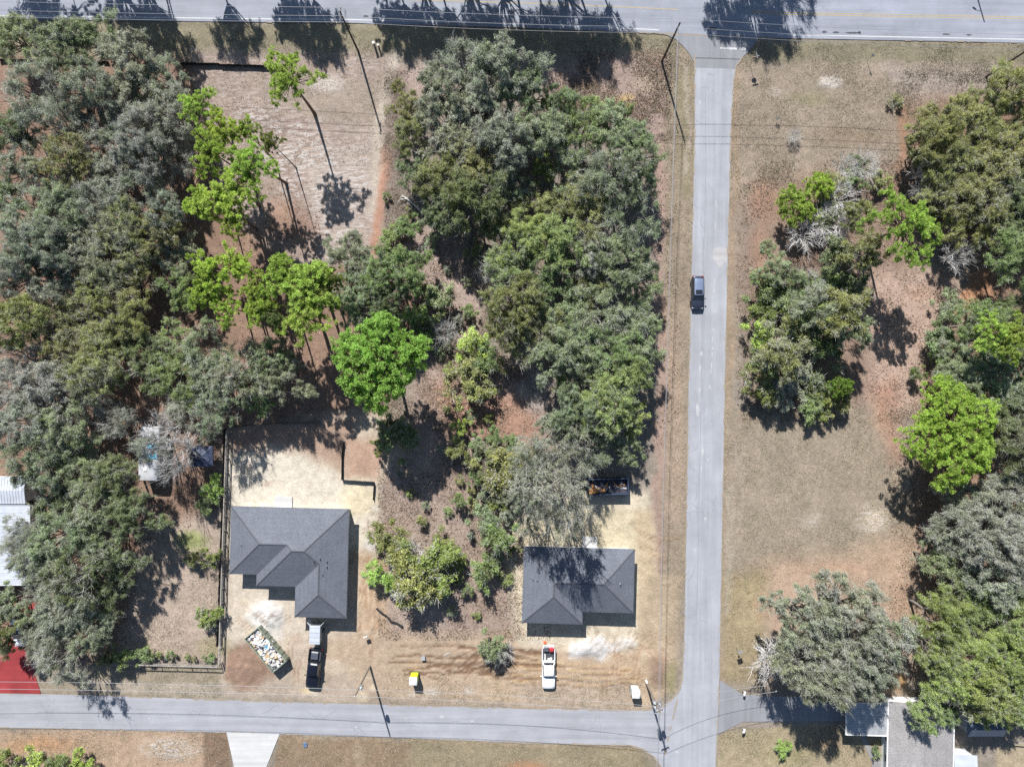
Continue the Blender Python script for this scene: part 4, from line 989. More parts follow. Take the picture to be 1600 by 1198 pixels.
oaks(SE, [(1502, 778, 34, GREY, .35), (1562, 768, 44, GREY, .5), (1596, 806, 42, GREY, .75), (1482, 832, 42, GREY, .5), (1542, 842, 48, GREY, .6), (1594, 872, 42, GREY, .8), (1462, 876, 30, GG, .2), (1505, 888, 38, GG, .25), (1560, 900, 42, GREY, .45),
          (1468, 962, 42, LIGHT, .0), (1528, 952, 48, LIGHT, .0), (1582, 964, 44, LIGHT, .05), (1462, 1016, 38, LIGHT, .05), (1520, 1020, 48, LIGHT, .05), (1580, 1030, 44, LIGHT, .05), (1482, 1062, 42, LIGHT, .05), (1542, 1082, 44, LIGHT, .1), (1592, 1092, 36, LIGHT, .1),
          (1444, 1112, 26, LIGHT, .05), (1556, 1112, 28, LIGHT, .1), (1478, 1116, 20, GREEN, .0), (1645, 800, 46, GREY, .5), (1645, 980, 46, LIGHT, .1), (1640, 1080, 40, LIGHT, .1)])
BO = 'the corner oak clump'
BOH = 9.0
for x, y, r, c, g in ([(1258, 962, 52, GREY, .4), (1322, 952, 54, GREY, .5), (1376, 998, 42, GREY, .55), (1302, 1022, 62, GREY, .6), (1244, 1030, 46, GREY, .5), (1352, 1042, 40, GREY, .5), (1285, 1064, 38, GREY, .5)]): plant('oakL' if r >= 50 else 'oakM', x, y, r, c, g, BO, 'grey-green oak', hc=tree_rng.uniform(7.6, 9.6))
plant('bare', 1200, 1028, 42, GREY, .5, BO, '', label='leafless grey tree at the corner, left of the wide oak', hc=4.2)
# trees across the highway: only their shadows fall into the picture
NO = 'the row across the highway'
for x, y, r, k in ((-38, -134, 42, 'oakM'), (-12, -196, 38, 'pineWide'), (121, -124, 42, 'oakM'), (159, -129, 36, 'oakM'), (205, -78, 28, 'thin'), (186, -98, 24, 'pineWide'), (296, -107, 36, 'oakM'), (356, -202, 30, 'pineWide'), (449, -107, 38, 'oakM'), (410, -134, 30, 'oakM'), (543, -202, 36, 'pineWide'), (596, -107, 36, 'oakM'), (634, -118, 40, 'oakM'), (673, -93, 38, 'thin'), (705, -129, 36, 'oakM'), (733, -91, 40, 'oakM'), (771, -107, 42, 'thin'), (804, -80, 40, 'oakM'), (837, -102, 44, 'oakM'), (880, -118, 44, 'thin'), (908, -91, 44, 'oakM'), (875, -69, 36, 'oakM'), (944, -107, 32, 'thin'), (1126, -143, 30, 'oakM'), (1186, -129, 54, 'oakM'), (1236, -140, 42, 'thin')):
    plant(k, x, y, r, PINE if k == 'pineWide' else GREEN, .15, NO, 'pine' if k == 'pineWide' else 'oak', hc=12.2 if k == 'pineWide' else 8.8)

ORD = ['first', 'second', 'third', 'fourth', 'fifth', 'sixth', 'seventh', 'eighth', 'ninth', 'tenth', 'eleventh', 'twelfth', 'thirteenth', 'fourteenth']
def label_trees():
    regs = {}
    for t in TREES:
        t['o']['group'] = 'trees and bushes of ' + t['region'].replace('the ', '', 1)
        if t['label']: t['o']['label'] = t['label']
        else: regs.setdefault(t['region'], []).append(t)
    for reg_, ts in regs.items():
        ts.sort(key=lambda t: t['y'])
        nrow = max(1, round(math.sqrt(len(ts) / 1.3)))
        for i in range(nrow):
            row = sorted(ts[i * len(ts) // nrow:(i + 1) * len(ts) // nrow], key=lambda t: t['x'])
            for j, t in enumerate(row):
                r_ = 'top row' if i == 0 else 'bottom row' if i == nrow - 1 else ORD[i] + ' row'
                t['o']['label'] = f"{t['noun']}, {ORD[j]} from left in {r_} of {reg_}" if nrow > 1 else f"{t['noun']}, {ORD[j]} from left in {reg_}"
label_trees()

# ------------------------------------------------------------------ new houses
PITCH = 0.42
def house(name, tl, rz, EAVE, faces, outline, wall_mat, label, south):
    """faces: [(list of (x, y, rise))] in house metres, x right and y towards the street; outline: eave corners"""
    o0 = W(tl[0], tl[1], EAVE); root = empty(name, (o0.x, o0.y, 0), rz, label, 'house')
    def P(x, y, z): return (x, -y, z)
    r = MB()
    for f in faces: r.add([P(x, y, EAVE + PITCH * h) for x, y, h in f], [tuple(range(len(f)))])
    roof = r.build('roof', M['shingle'], root)
    for poly_ in roof.data.polygons:
        if poly_.normal.z < 0: poly_.flip()
    # eave board and soffit closing the roof from below
    fb = MB(); n = len(outline)
    for i in range(n):
        a, b = outline[i], outline[(i + 1) % n]
        fb.add([P(*a, EAVE - 0.005), P(*b, EAVE - 0.005), P(*b, EAVE - 0.19), P(*a, EAVE - 0.19)], [(0, 1, 2, 3)])
    fb.build('fascia', M['fascia'], roof)
    s = MB(); s.add([P(*a, EAVE - 0.185) for a in outline], [tuple(range(n))]); s.build('soffit', M['soffit'], roof)
    # ridge and hip caps
    seen = set(); edges = {}
    for f in faces:
        for i in range(len(f)):
            a, b = f[i], f[(i + 1) % len(f)]
            key = tuple(sorted([a, b]))
            edges[key] = edges.get(key, 0) + 1
    for (a, b), k in edges.items():
        if k < 2: continue
        va, vb = Vector(P(a[0], a[1], EAVE + PITCH * a[2] + 0.012)), Vector(P(b[0], b[1], EAVE + PITCH * b[2] + 0.012))
        c = MB(); d = (vb - va).normalized(); nn = d.cross(Vector((0, 0, 1))).normalized() * 0.13
        dn = Vector((0, 0, -0.045)); u = Vector((0, 0, 0.03))
        c.add([va - nn + dn, va + u, va + nn + dn, vb - nn + dn, vb + u, vb + nn + dn], [(0, 1, 4, 3), (1, 2, 5, 4)])
        c.build('ridge_cap', M['ridge'], roof)
    # walls stand back under the eaves
    inset = 0.48; q = []
    cx = sum(a[0] for a in outline) / n; area = sum(outline[i][0] * outline[(i + 1) % n][1] - outline[(i + 1) % n][0] * outline[i][1] for i in range(n))
    sg = 1 if area > 0 else -1
    for i in range(n):
        p0, p1, p2 = Vector(outline[i - 1]), Vector(outline[i]), Vector(outline[(i + 1) % n])
        d1 = (p1 - p0).normalized(); d2 = (p2 - p1).normalized()
        n1_ = Vector((-d1.y, d1.x)) * sg; n2_ = Vector((-d2.y, d2.x)) * sg
        q.append(p1 + (n1_ + n2_) * inset)
    wl = MB()
    for i in range(n):
        a, b = q[i], q[(i + 1) % n]
        wl.add([P(a.x, a.y, -0.15), P(b.x, b.y, -0.15), P(b.x, b.y, EAVE - 0.187), P(a.x, a.y, EAVE - 0.187)], [(0, 1, 2, 3)])
    wall = wl.build('wall', wall_mat, root)
    # windows and doors on each wall long enough to carry them
    for i in range(n):
        a, b = q[i], q[(i + 1) % n]; L = (b - a).length; d = (b - a) / L
        nout = Vector((d.y, -d.x)) * sg
        def panel(t, w, z0, z1, nm, mat, off, par):
            c = a + d * (t * L) + nout * off; ang = math.atan2(-d.y, d.x)
            return MB().box(P(c.x, c.y, (z0 + z1) / 2), (w, 0.05, z1 - z0), ang).build(nm, mat, par)
        kinds = south.get(i, 'w')
        if L < 1.6: continue
        if kinds == 'g':
            g = panel(0.5, min(4.9, L - 0.8), 0.02, 2.15, 'garage_door', M['trim'], 0.0, root)
            for k in range(1, 4): panel(0.5, min(4.9, L - 0.8), 0.53 * k - .01, 0.53 * k + .012, 'panel_seam', M['soffit'], 0.008, g)
        else:
            nwin = max(1, int(L / 3.6))
            for k in range(nwin):
                t = (k + 0.5) / nwin
                if kinds == 'd' and k == nwin // 2:
                    dr = panel(t, 0.95, 0.02, 2.08, 'door', M['fascia'], 0.0, root); panel(t + 0.35 / L, 0.05, 0.95, 1.1, 'handle', M['steel'], 0.03, dr)
                    continue
                wdw = panel(t, 1.15, 0.95, 2.1, 'window', M['trim'], 0.0, root)
                panel(t, 1.0, 1.56, 2.03, 'pane', M['glass'], 0.008, wdw); panel(t, 1.0, 1.02, 1.49, 'pane', M['glass'], 0.008, wdw)
    return root, roof, P
def vents(root, roof, P, EAVE, spots):
    for x, y, h, r in spots:
        z = EAVE + PITCH * h
        m = MB(); m.tube([P(x, y, z - 0.1), P(x, y, z + 0.30)], r, 8); m.lathe([(r * 2.0, 0), (r * 1.9, .02), (r * 1.1, .06)], P(x, y, z - 0.0), 8)
        m.build('vent_pipe', M['steel'], roof)

E1 = 2.75
Wd, x1, x2, d1, d2, d3 = 16.77, 3.85, 9.40, 9.62, 11.2, 15.5
def fz(pts): return [(round(x, 3), round(y, 3), round(h, 3)) for x, y, h in pts]
A_ = dict(a=(0, 0, 0), b=(Wd, 0, 0), c=(Wd, d3, 0), d=(x2, d3, 0), e=(x2, d2, 0), f=(x1, d2, 0), g=(x1, d1, 0), h=(0, d1, 0),
          r1=(4.81, 4.81, 4.81), r2=(8.66, 4.81, 4.81), m1=(9.45, 5.6, 5.6), m2=(11.17, 5.6, 5.6), k=(13.085, 7.515, 3.685), l=(13.085, 11.815, 3.685))
F1 = [fz([A_[c] for c in s.split()]) for s in ('a b m2 m1 r2 r1', 'a r1 h', 'h r1 r2 g', 'g r2 m1 f', 'f m1 m2 k e', 'e k l d', 'd l c', 'b c l k m2')]
h1, rf1, P1 = house('new_house', (361.2, 790.6), -0.026, E1, F1, [A_[c][:2] for c in 'abcdefgh'], M['siding'],
                    'larger new house with stepped charcoal hip roof, beside the fenced yard', {2: 'g', 4: 'd'})
vents(h1, rf1, P1, E1, [(12.4, 7.0, 4.4, .05), (13.2, 6.7, 3.57, .06), (14.1, 7.2, 2.67, .06), (14.1, 7.9, 2.67, .06), (13.6, 9.0, 3.17, .05), (1.9, 5.3, 1.9, .06)])
Wr, y1, y2, xw = 15.8, 9.07, 10.85, 8.6
B_ = dict(a=(0, 0, 0), b=(Wr, 0, 0), c=(Wr, y1, 0), d=(xw, y1, 0), e=(xw, y2, 0), f=(0, y2, 0), p=(4.535, 4.535, 4.535), q=(Wr - 4.535, 4.535, 4.535), s=(4.3, 4.77, 4.3), t=(4.3, y2 - 4.3, 4.3))
F2 = [fz([B_[c] for c in s]) for s in ('abqp', 'apstf', 'fte', 'etsd', 'dspqc', 'bcq')]
h2, rf2, P2 = house('new_house', (818.5, 853.4), -0.027, E1, F2, [B_[c][:2] for c in 'abcdef'], M['siding'],
                    'smaller new house with charcoal hip roof, beside the side road', {2: 'd', 4: 'g'})
vents(h2, rf2, P2, E1, [(2.0, 4.5, 2.0, .06), (1.4, 4.5, 1.4, .05), (1.9, 3.2, 1.9, .05), (13.7, 4.75, 2.1, .07), (2.9, 2.2, 2.2, .05)])
# back pads
def pad(name, px, py, w, d, label, rz=-0.026, mat='concrete'):
    c = W(px, py); o = MB().bbox((0, 0, 0), (w, d, 0.22), 0.02).build(name, M[mat]); o.location = (c.x, c.y, 0.04); o.rotation_euler = (0, 0, rz)
    return tag(o, label, 'pad')
pad('concrete_pad', 443, 784, 2.6, 1.6, 'small pale concrete pad behind the larger new house')
pad('concrete_pad', 921, 848, 2.2, 1.9, 'small pale concrete pad behind the smaller new house')

# ------------------------------------------------------------------ vehicles
def car_paint(name, col, metal=0.3, rough=0.32):
    m, nt, b = new_mat(name)
    v = coords(nt); nt.links.new(vary(nt, tuple(col), 0.94, 1.06, noise(nt, v, 2.0, 3)), b.inputs['Base Color'])
    b.inputs['Metallic'].default_value = metal; b.inputs['Roughness'].default_value = rough
    b.inputs['Coat Weight'].default_value = 0.8; b.inputs['Coat Roughness'].default_value = 0.06
    return m
M['car_navy'] = car_paint('slate_car_paint', (0.055, 0.065, 0.095), 0.55, 0.30)
M['car_sky_sheen'] = car_paint('roof_sky_sheen', (0.30, 0.36, 0.50), 0.6, 0.35)  # dark car's roof tone with the sky's pale blue reflection painted in
M['car_black'] = car_paint('black_car_paint', (0.008, 0.009, 0.016), 0.1, 0.3)
M['car_white'] = car_paint('white_car_paint', (0.74, 0.75, 0.76), 0.0, 0.35)
M['red'] = paint('red_plastic', (0.42, 0.03, 0.035), 0.45); M['orange'] = paint('orange_plastic', (0.75, 0.13, 0.04), 0.5)
M['lens'] = paint('headlight', (0.6, 0.62, 0.65), 0.12, spec=0.8); M['tail'] = paint('tail_light', (0.30, 0.01, 0.01), 0.2)
M['liner'] = paint('bed_liner', (0.045, 0.048, 0.055), 0.75)

def section(x, hw, z0, z1, crown=0.04, n=5, tuck=0.12):
    """body cross section at length x: half width hw from z0 up to z1 with a slightly crowned top"""
    pts = [(x, -hw * (1 - tuck), z0), (x, -hw, z0 + (z1 - z0) * 0.35), (x, -hw * 0.985, z1 - 0.10), (x, -hw * 0.93, z1 - 0.02)]
    for k in range(1, n): t = -0.8 + 1.6 * k / n; pts.append((x, hw * t, z1 + crown * (1 - t * t)))
    pts += [(x, hw * 0.93, z1 - 0.02), (x, hw * 0.985, z1 - 0.10), (x, hw, z0 + (z1 - z0) * 0.35), (x, hw * (1 - tuck), z0)]
    return pts
def wheels(root, xs, hw, r, par=None):
    for x in xs:
        for s in (-1, 1):
            m = MB(); y = s * (hw - 0.11)
            prof = [(r * .55, -0.11), (r * .93, -0.115), (r, -0.07), (r, 0.07), (r * .93, 0.115), (r * .55, 0.11)]
            rings = [[(x + q * math.cos(2 * math.pi * k / 18), y + t, r + q * math.sin(2 * math.pi * k / 18)) for k in range(18)] for q, t in prof]
            w = m.loft(rings).build('wheel', M['rubber'], root)
            m = MB(); rings = [[(x + q * math.cos(2 * math.pi * k / 12), y + s * t, r + q * math.sin(2 * math.pi * k / 12)) for k in range(12)] for q, t in ((r * .58, .06), (r * .56, .118), (r * .2, .10))]
            m.loft(rings).build('rim', M['steel'], w)
def cabin(root, pm, belt, roof, zb, zr, mid=None, glass=True, roof_mat=None):
    """belt/roof = (x_rear, x_front, halfwidth); glass faces proud of the body-coloured shell"""
    (bx0, bx1, bw), (rx0, rx1, rw) = belt, roof
    B = [(bx0, -bw, zb), (bx1, -bw * .93, zb), (bx1, bw * .93, zb), (bx0, bw, zb)]
    T = [(rx0, -rw, zr), (rx1, -rw * .97, zr), (rx1, rw * .97, zr), (rx0, rw, zr)]
    m = MB(); m.add(B + T, [(0, 1, 5, 4), (1, 2, 6, 5), (2, 3, 7, 6), (3, 0, 4, 7)]); m.build('cabin', pm, root)
    m = MB(); rr_ = []
    for k in range(7):
        t = k / 6; x = rx0 - 0.06 + (rx1 - rx0 + 0.12) * t; w = rw * (1 - .03 * t) * (0.94 if k in (0, 6) else 1.0); z = zr - (0.03 if k in (0, 6) else 0)
        rr_.append([(x, -w - .02, z - .05), (x, -w, z)] + [(x, w * u, z + 0.05 * (1 - u * u)) for u in (-.6, 0, .6)] + [(x, w, z), (x, w + .02, z - .05)])
    rf = m.loft(rr_).build('roof', roof_mat or pm, root)
    def face(nm, a, b, c, d, k0, k1, e=0.012):
        a, b, c, d = map(Vector, (a, b, c, d)); nrm = (b - a).cross(d - a).normalized()
        def q(u, v): return (a.lerp(b, u)).lerp(d.lerp(c, u), v) + nrm * e
        m = MB(); m.add([q(k0, .1), q(k1, .1), q(k1, .88), q(k0, .88)], [(0, 1, 2, 3)]); o = m.build(nm, M['glass'], root, fix=False); return o
    face('windshield', B[1], B[2], T[2], T[1], 0.06, 0.94); face('rear_window', B[3], B[0], T[0], T[3], 0.08, 0.92)
    for k0, k1 in ((0.06, 0.34), (0.37, 0.64), (0.67, 0.93)) if mid is None else mid:
        face('side_window', B[0], B[1], T[1], T[0], k0, k1); face('side_window', B[2], B[3], T[3], T[2], 1 - k1, 1 - k0)
    return rf
def mirrors(root, x, hw, z, pm):
    for s in (-1, 1):
        MB().bbox((x, s * (hw + 0.13), z), (0.13, 0.22, 0.15), .03).build('mirror', pm, root)
def suv(px, py, heading, pm, roofm, label, L=4.75, Wd_=1.88):
    c = W(px, py, 0.7); root = empty('suv', (c.x, c.y, 0.012), heading, label, 'car'); hw = Wd_ / 2; h = L / 2
    m = MB(); st = [(-h, .62, .48, .78), (-h + .04, .78, .40, .90), (-h + .14, .90, .32, .98), (-h + .45, .985, .26, 1.02), (-1.2, 1, .24, 1.0), (0.2, 1, .24, .99), (.95, 1, .24, .98), (1.35, .985, .25, .96), (h - .60, .96, .27, .92), (h - .32, .90, .28, .87), (h - .14, .79, .32, .80), (h - .04, .64, .38, .72), (h, .50, .44, .64)]
    m.loft([section(x, hw * w, a, b) for x, w, a, b in st]).build('body', pm, root)
    rf = cabin(root, pm, (-h + .22, 1.22, hw * .93), (-h + .55, .42, hw * .74), .97, 1.62, roof_mat=roofm)
    MB().bbox((0.05, 0, 1.665), (.62, .95, .02), .005).build('sunroof', M['glass'], rf)
    for s in (-1, 1):
        MB().tube([(-h + .6, s * hw * .68, 1.68), (.4, s * hw * .68, 1.68)], .022, 6).build('roof_rail', M['steel'], rf)
        MB().bbox((h - .16, s * hw * .66, .70), (.22, .36, .14), .03).build('headlight', M['lens'], root)
        MB().bbox((-h + .06, s * hw * .70, .90), (.14, .30, .18), .03).build('tail_light', M['tail'], root)
    MB().tube([(-h + .62, 0, 1.64), (-h + .52, 0, 1.78)], .015, 5).build('antenna', M['black'], rf)
    mirrors(root, .92, hw, 1.02, pm); wheels(root, (-1.38, 1.42), hw, .35)
    return root
def pickup(px, py, heading, pm, label, L=5.75, Wd_=1.95, bed=1.75, gate_open=False):
    c = W(px, py, 0.8); root = empty('pickup_truck', (c.x, c.y, gz(c.x, c.y)), heading, label, 'truck'); hw = Wd_ / 2; h = L / 2
    xb = -h + bed
    m = MB(); st = [(xb + .04, 1, .36, 1.06), (0.3, 1, .34, 1.08), (1.05, 1, .34, 1.10), (1.35, .99, .34, 1.10), (h - .5, .965, .38, 1.05), (h - .12, .90, .42, .96), (h, .80, .48, .84)]
    m.loft([section(x, hw * w, a, b, .05) for x, w, a, b in st]).build('body', pm, root)
    cabin(root, pm, (xb + .10, 1.18, hw * .93), (xb + .30, .55, hw * .76), 1.06, 1.84, mid=((.05, .46), (.5, .93)))
    MB().box((-h + bed / 2, 0, .62), (bed, Wd_ * .86, .10)).build('bed_floor', M['liner'], root)
    for s in (-1, 1):
        mm = MB(); mm.bbox((-h + bed / 2, s * (hw - .075), .78), (bed + .03, .15, .60), .04); mm.build('bed_wall', pm, root)
        MB().bbox((h - .14, s * hw * .70, .80), (.2, .34, .18), .03).build('headlight', M['lens'], root)
        MB().bbox((-h + .02, s * (hw - .08), .85), (.10, .14, .3), .02).build('tail_light', M['tail'], root)
    MB().bbox((xb - .04, 0, .80), (.06, Wd_ * .84, .55), .02).build('bed_front', pm, root)
    if gate_open: MB().bbox((-h - .27, 0, .68), (.55, Wd_ * .84, .06), .02).build('tailgate', pm, root)
    else: MB().bbox((-h + .03, 0, .80), (.07, Wd_ * .84, .52), .02).build('tailgate', pm, root)
    MB().bbox((h + .03, 0, .52), (.16, Wd_ * .86, .24), .05).build('bumper', M['steel'], root)
    MB().bbox((-h - .08, 0, .50), (.14, Wd_ * .84, .18), .04).build('bumper', M['steel'], root)
    mirrors(root, .95, hw, 1.15, pm); wheels(root, (-h + .95, h - .95), hw, .39)
    return root, -h, bed
DOWN = -math.pi / 2
suv(1089.8, 457, DOWN - 0.01, M['car_navy'], M['car_sky_sheen'], 'dark slate sport utility car driving on the side road')
suv(31, 984, DOWN + 0.05, M['car_white'], M['car_white'], 'white car parked on the red driveway under the oaks')
wt, bx, bl = pickup(857.2, 1045, DOWN, M['car_white'], 'white pickup truck parked in front of the smaller new house', gate_open=True)
bt, bx2, bl2 = pickup(490.5, 1044, DOWN - 0.115, M['car_black'], 'black pickup truck hitched to the grey box trailer', L=5.7)
def on_truck(root, name, mat, parts, label, cat):
    mm = MB()
    for c, s in parts: mm.bbox(c, s, min(s) * .15)
    o = mm.build(name, mat); o.matrix_world = root.matrix_basis.copy(); return tag(o, label, cat)
bpy.context.view_layer.update()
on_truck(wt, 'tool_chest', M['red'], [((bx + .02, .42, 1.02), (.5, .62, .62))], 'red tool chest on the open tailgate of the white pickup', 'tool box')
on_truck(wt, 'steel_crate', M['steel'], [((bx - .10, -.34, .98), (.62, .72, .55))], 'grey metal crate beside the red tool chest on the tailgate', 'crate')
on_truck(wt, 'bucket', M['white'], [((bx + 1.45, .35, .86), (.34, .34, .38)), ((bx + 1.5, .02, .78), (.26, .3, .22))], 'white containers at the front of the white pickup bed', 'container')
on_truck(wt, 'pipe_bundle', M['trim'], [((bx + 1.25, -.45, .73), (.9, .09, .1)), ((bx + 1.2, -.6, .74), (.9, .09, .12))], 'pale pipes lying in the white pickup bed', 'pipes')
c_ = W(851.5, 1003.5)
on_truck(bt, 'job_box', M['steel'], [((bx2 + .95, -.1, .86), (1.15, 1.05, .34)), ((bx2 + .75, -.1, 1.05), (.5, .9, .06))], 'silver job box in the bed of the black pickup', 'tool box')
cone = MB(); cone.bbox((0, 0, .03), (.42, .42, .05), .02); cone.lathe([(.16, .05), (.13, .25), (.07, .6), (.03, .74)], n=14)
co = cone.build('traffic_cone', M['orange']); co.location = (c_.x, c_.y, gz(c_.x, c_.y) + .02); tag(co, 'orange traffic cone behind the white pickup', 'cone')
# box trailer
tc = W(491.5, 992, 1.9); tr_ = empty('box_trailer', (tc.x, tc.y, gz(tc.x, tc.y)), DOWN - .03, 'grey enclosed box trailer between black pickup and house', 'trailer')
MB().bbox((0, 0, 1.12), (2.6, 1.48, 1.5), .05).build('box', M['metal_grey'], tr_)
bxr = MB(); bxr.bbox((0, 0, 1.90), (2.64, 1.52, .06), .02); tro = bxr.build('roof', M['metal_white'], tr_)
for k in range(4): MB().box((-1.0 + k * .66, 0, 1.945), (.03, 1.45, .02)).build('roof_rib', M['metal_grey'], tro)
for s in (-1, 1):
    d_ = MB(); d_.bbox((0, 0, 1.1), (.04, .72, 1.42), .01, 0); dd = d_.build('rear_door', M['white'], tr_); dd.location = (-1.52, s * .98, 0); dd.rotation_euler = (0, 0, s * 0.85)
    MB().tube([(1.3, s * .5, .45), (2.3, 0, .45)], .04, 6).build('tongue', M['steel'], tr_)
MB().bbox((1.62, 0, .66), (.42, .5, .4), .04).build('propane_box', M['trim'], tr_)
wheels(tr_, (-.15,), .85, .30)

# ------------------------------------------------------------------ roll-off dumpsters
def dumpster(px, py, h, L, Wd_, rz, mat, label):
    c = W(px, py, h); root = empty('dumpster', (c.x, c.y, gz(c.x, c.y)), rz, label, 'dumpster')
    MB().box((0, 0, .16), (L - .1, Wd_ - .1, .1)).build('floor', mat, root)
    for s in (-1, 1):
        w = MB().box((0, s * (Wd_ / 2 - .04), h / 2 + .08), (L, .07, h - .16)).build('side_wall', mat, root)
        MB().bbox((0, s * (Wd_ / 2 - .04), h + .02), (L + .06, .13, .10), .02).build('top_rail', mat, w)
        for k in range(7): MB().box((-L / 2 + .3 + k * (L - .6) / 6, s * (Wd_ / 2 + .035), h / 2 + .05), (.10, .08, h - .25)).build('rib', mat, w)
        w2 = MB().box((s * (L / 2 - .03), 0, h / 2 + .08), (.06, Wd_ - .16, h - .16)).build('end_wall', mat, root)
        MB().bbox((s * (L / 2 - .03), 0, h + .02), (.12, Wd_ - .20, .10), .02).build('top_rail', mat, w2)
        MB().tube([(s * L * .38, -Wd_ * .36, .12), (s * L * .38, Wd_ * .36, .12)], .12, 10).build('roller', M['rubber'], root)
    return root
M['dump_green'] = paint('green_steel', (0.20, 0.225, 0.17), 0.55, lo=.6, hi=1.4, scale=2.2)
M['dump_blue'] = paint('blue_steel', (0.035, 0.055, 0.10), 0.5, lo=.6, hi=1.4, scale=2.2)
for nm, cc_ in (('deb_white', (.66, .66, .65)), ('deb_tan', (.52, .38, .22)), ('deb_blue', (.10, .30, .42)), ('deb_dark', (.05, .05, .07)), ('deb_grey', (.34, .33, .33)), ('deb_rust', (.42, .20, .07))):
    M[nm] = paint(nm, cc_, .8, lo=.75, hi=1.2)
def debris(root, L, Wd_, h, seed, n, mats, big):
    rd = random.Random(seed); base = root.matrix_basis.copy()
    mb = {k: MB() for k in mats}
    for i in range(n):
        k = rd.choice(mats); x = rd.uniform(-L / 2 + .35, L / 2 - .35); y = rd.uniform(-Wd_ / 2 + .3, Wd_ / 2 - .3)
        mb[k].box((x, y, rd.uniform(.60, .90) * h), (rd.uniform(.15, .4) * rd.choice((1, 1, 2.4)), rd.uniform(.08, .4), rd.uniform(.03, .16)), rd.uniform(0, 3.1), 1, rd.uniform(-.5, .5), rd.uniform(-.5, .5))
    fill = MB().box((0, 0, h * .34 + .1), (L - .16, Wd_ - .2, h * .55)).build('rubble', M[mats[0] if n > 150 else 'deb_dark']); fill.matrix_world = base; fill['kind'] = 'stuff'
    for k in mb:
        o = mb[k].build('scrap', M[k], fill); o['kind'] = 'stuff'
    for nm, mt, c, s, rz, lab, cat in big:
        o = MB().box(c, s, rz, 1, .12, .1).build(nm, M[mt]); o.matrix_world = base; tag(o, lab, cat)
    return fill
bpy.context.view_layer.update()
dg = dumpster(414.5, 1015.5, 1.55, 6.35, 2.6, math.radians(-50.0), M['dump_green'], 'green roll-off dumpster full of white building scrap beside the street')
bpy.context.view_layer.update()
f1 = debris(dg, 6.35, 2.6, 1.55, 4, 430, ['deb_white', 'deb_white', 'deb_white', 'deb_tan', 'deb_grey', 'deb_dark'][0:6],
            [('cardboard_sheet', 'deb_tan', (1.1, -.4, 1.42), (1.05, .75, .05), .35, 'tan cardboard sheet on top of the green dumpster load', 'cardboard'),
             ('blue_panel', 'deb_blue', (-.1, .35, 1.44), (.75, .5, .05), .2, 'light blue panel on top of the green dumpster load', 'panel'),
             ('plasterboard', 'deb_white', (-1.6, -.2, 1.42), (1.2, .9, .04), .5, 'large white board at the upper end of the green dumpster', 'board')])
tag(f1, 'white and tan building scrap heaped inside the green dumpster', 'debris')
db = dumpster(950, 760.5, 1.6, 5.9, 2.3, math.radians(1.5), M['dump_blue'], 'dark blue roll-off dumpster under the oak by the side road')
bpy.context.view_layer.update()
f2 = debris(db, 5.9, 2.3, 1.0, 8, 60, ['deb_dark', 'deb_grey', 'deb_rust'], [('plywood_sheet', 'deb_rust', (-2.0, -.6, 1.2), (1.5, .7, .05), .1, 'rust orange plywood at the left end of the blue dumpster', 'plywood')])
tag(f2, 'dark mixed scrap lying inside the blue dumpster', 'debris')

# ------------------------------------------------------------------ portable toilets
def toilet(px, py, rz, wall, label):
    h = 2.15; c = W(px, py, h); root = empty('portable_toilet', (c.x, c.y, gz(c.x, c.y) + .02), rz, label, 'toilet')
    MB().bbox((0, 0, .08), (1.16, 1.16, .16), .03).build('skid', M['black'], root)
    b = MB().bbox((0, 0, 1.10), (1.08, 1.08, 1.92), .04).build('cabin', wall, root)
    m = MB(); rings = []
    for k in range(9):
        t = -1 + k / 4; rings.append([(x, t * .57, 2.04 + (.13 * (1 - t * t)) * (1 - .3 * abs(x))) for x in (-.57, -.3, 0, .3, .57)] + [(.57, t * .57, 2.0), (-.57, t * .57, 2.0)])
    rf = m.loft(rings).build('roof', M['white'], root)
    MB().tube([(-.35, .3, 2.05), (-.35, .3, 2.32)], .05, 8).build('vent_pipe', M['black'], rf)
    d = MB().box((0, -.55, 1.1), (.62, .03, 1.72)).build('door', M['white'], root); MB().box((.24, -.58, 1.1), (.05, .04, .14)).build('latch', M['steel'], d)
    for s in (-1, 1): MB().box((s * .555, 0, 1.75), (.02, .7, .16)).build('grille', M['soffit'], root)
    return root
M['lime'] = paint('lime_plastic', (.50, .58, .03), .45); M['offwhite'] = paint('offwhite_plastic', (.64, .67, .64), .45)
toilet(645.3, 1065, -.02, M['lime'], 'lime green portable toilet with white roof by the street')
toilet(994.5, 1085.5, -.03, M['offwhite'], 'white portable toilet near the corner utility pole')

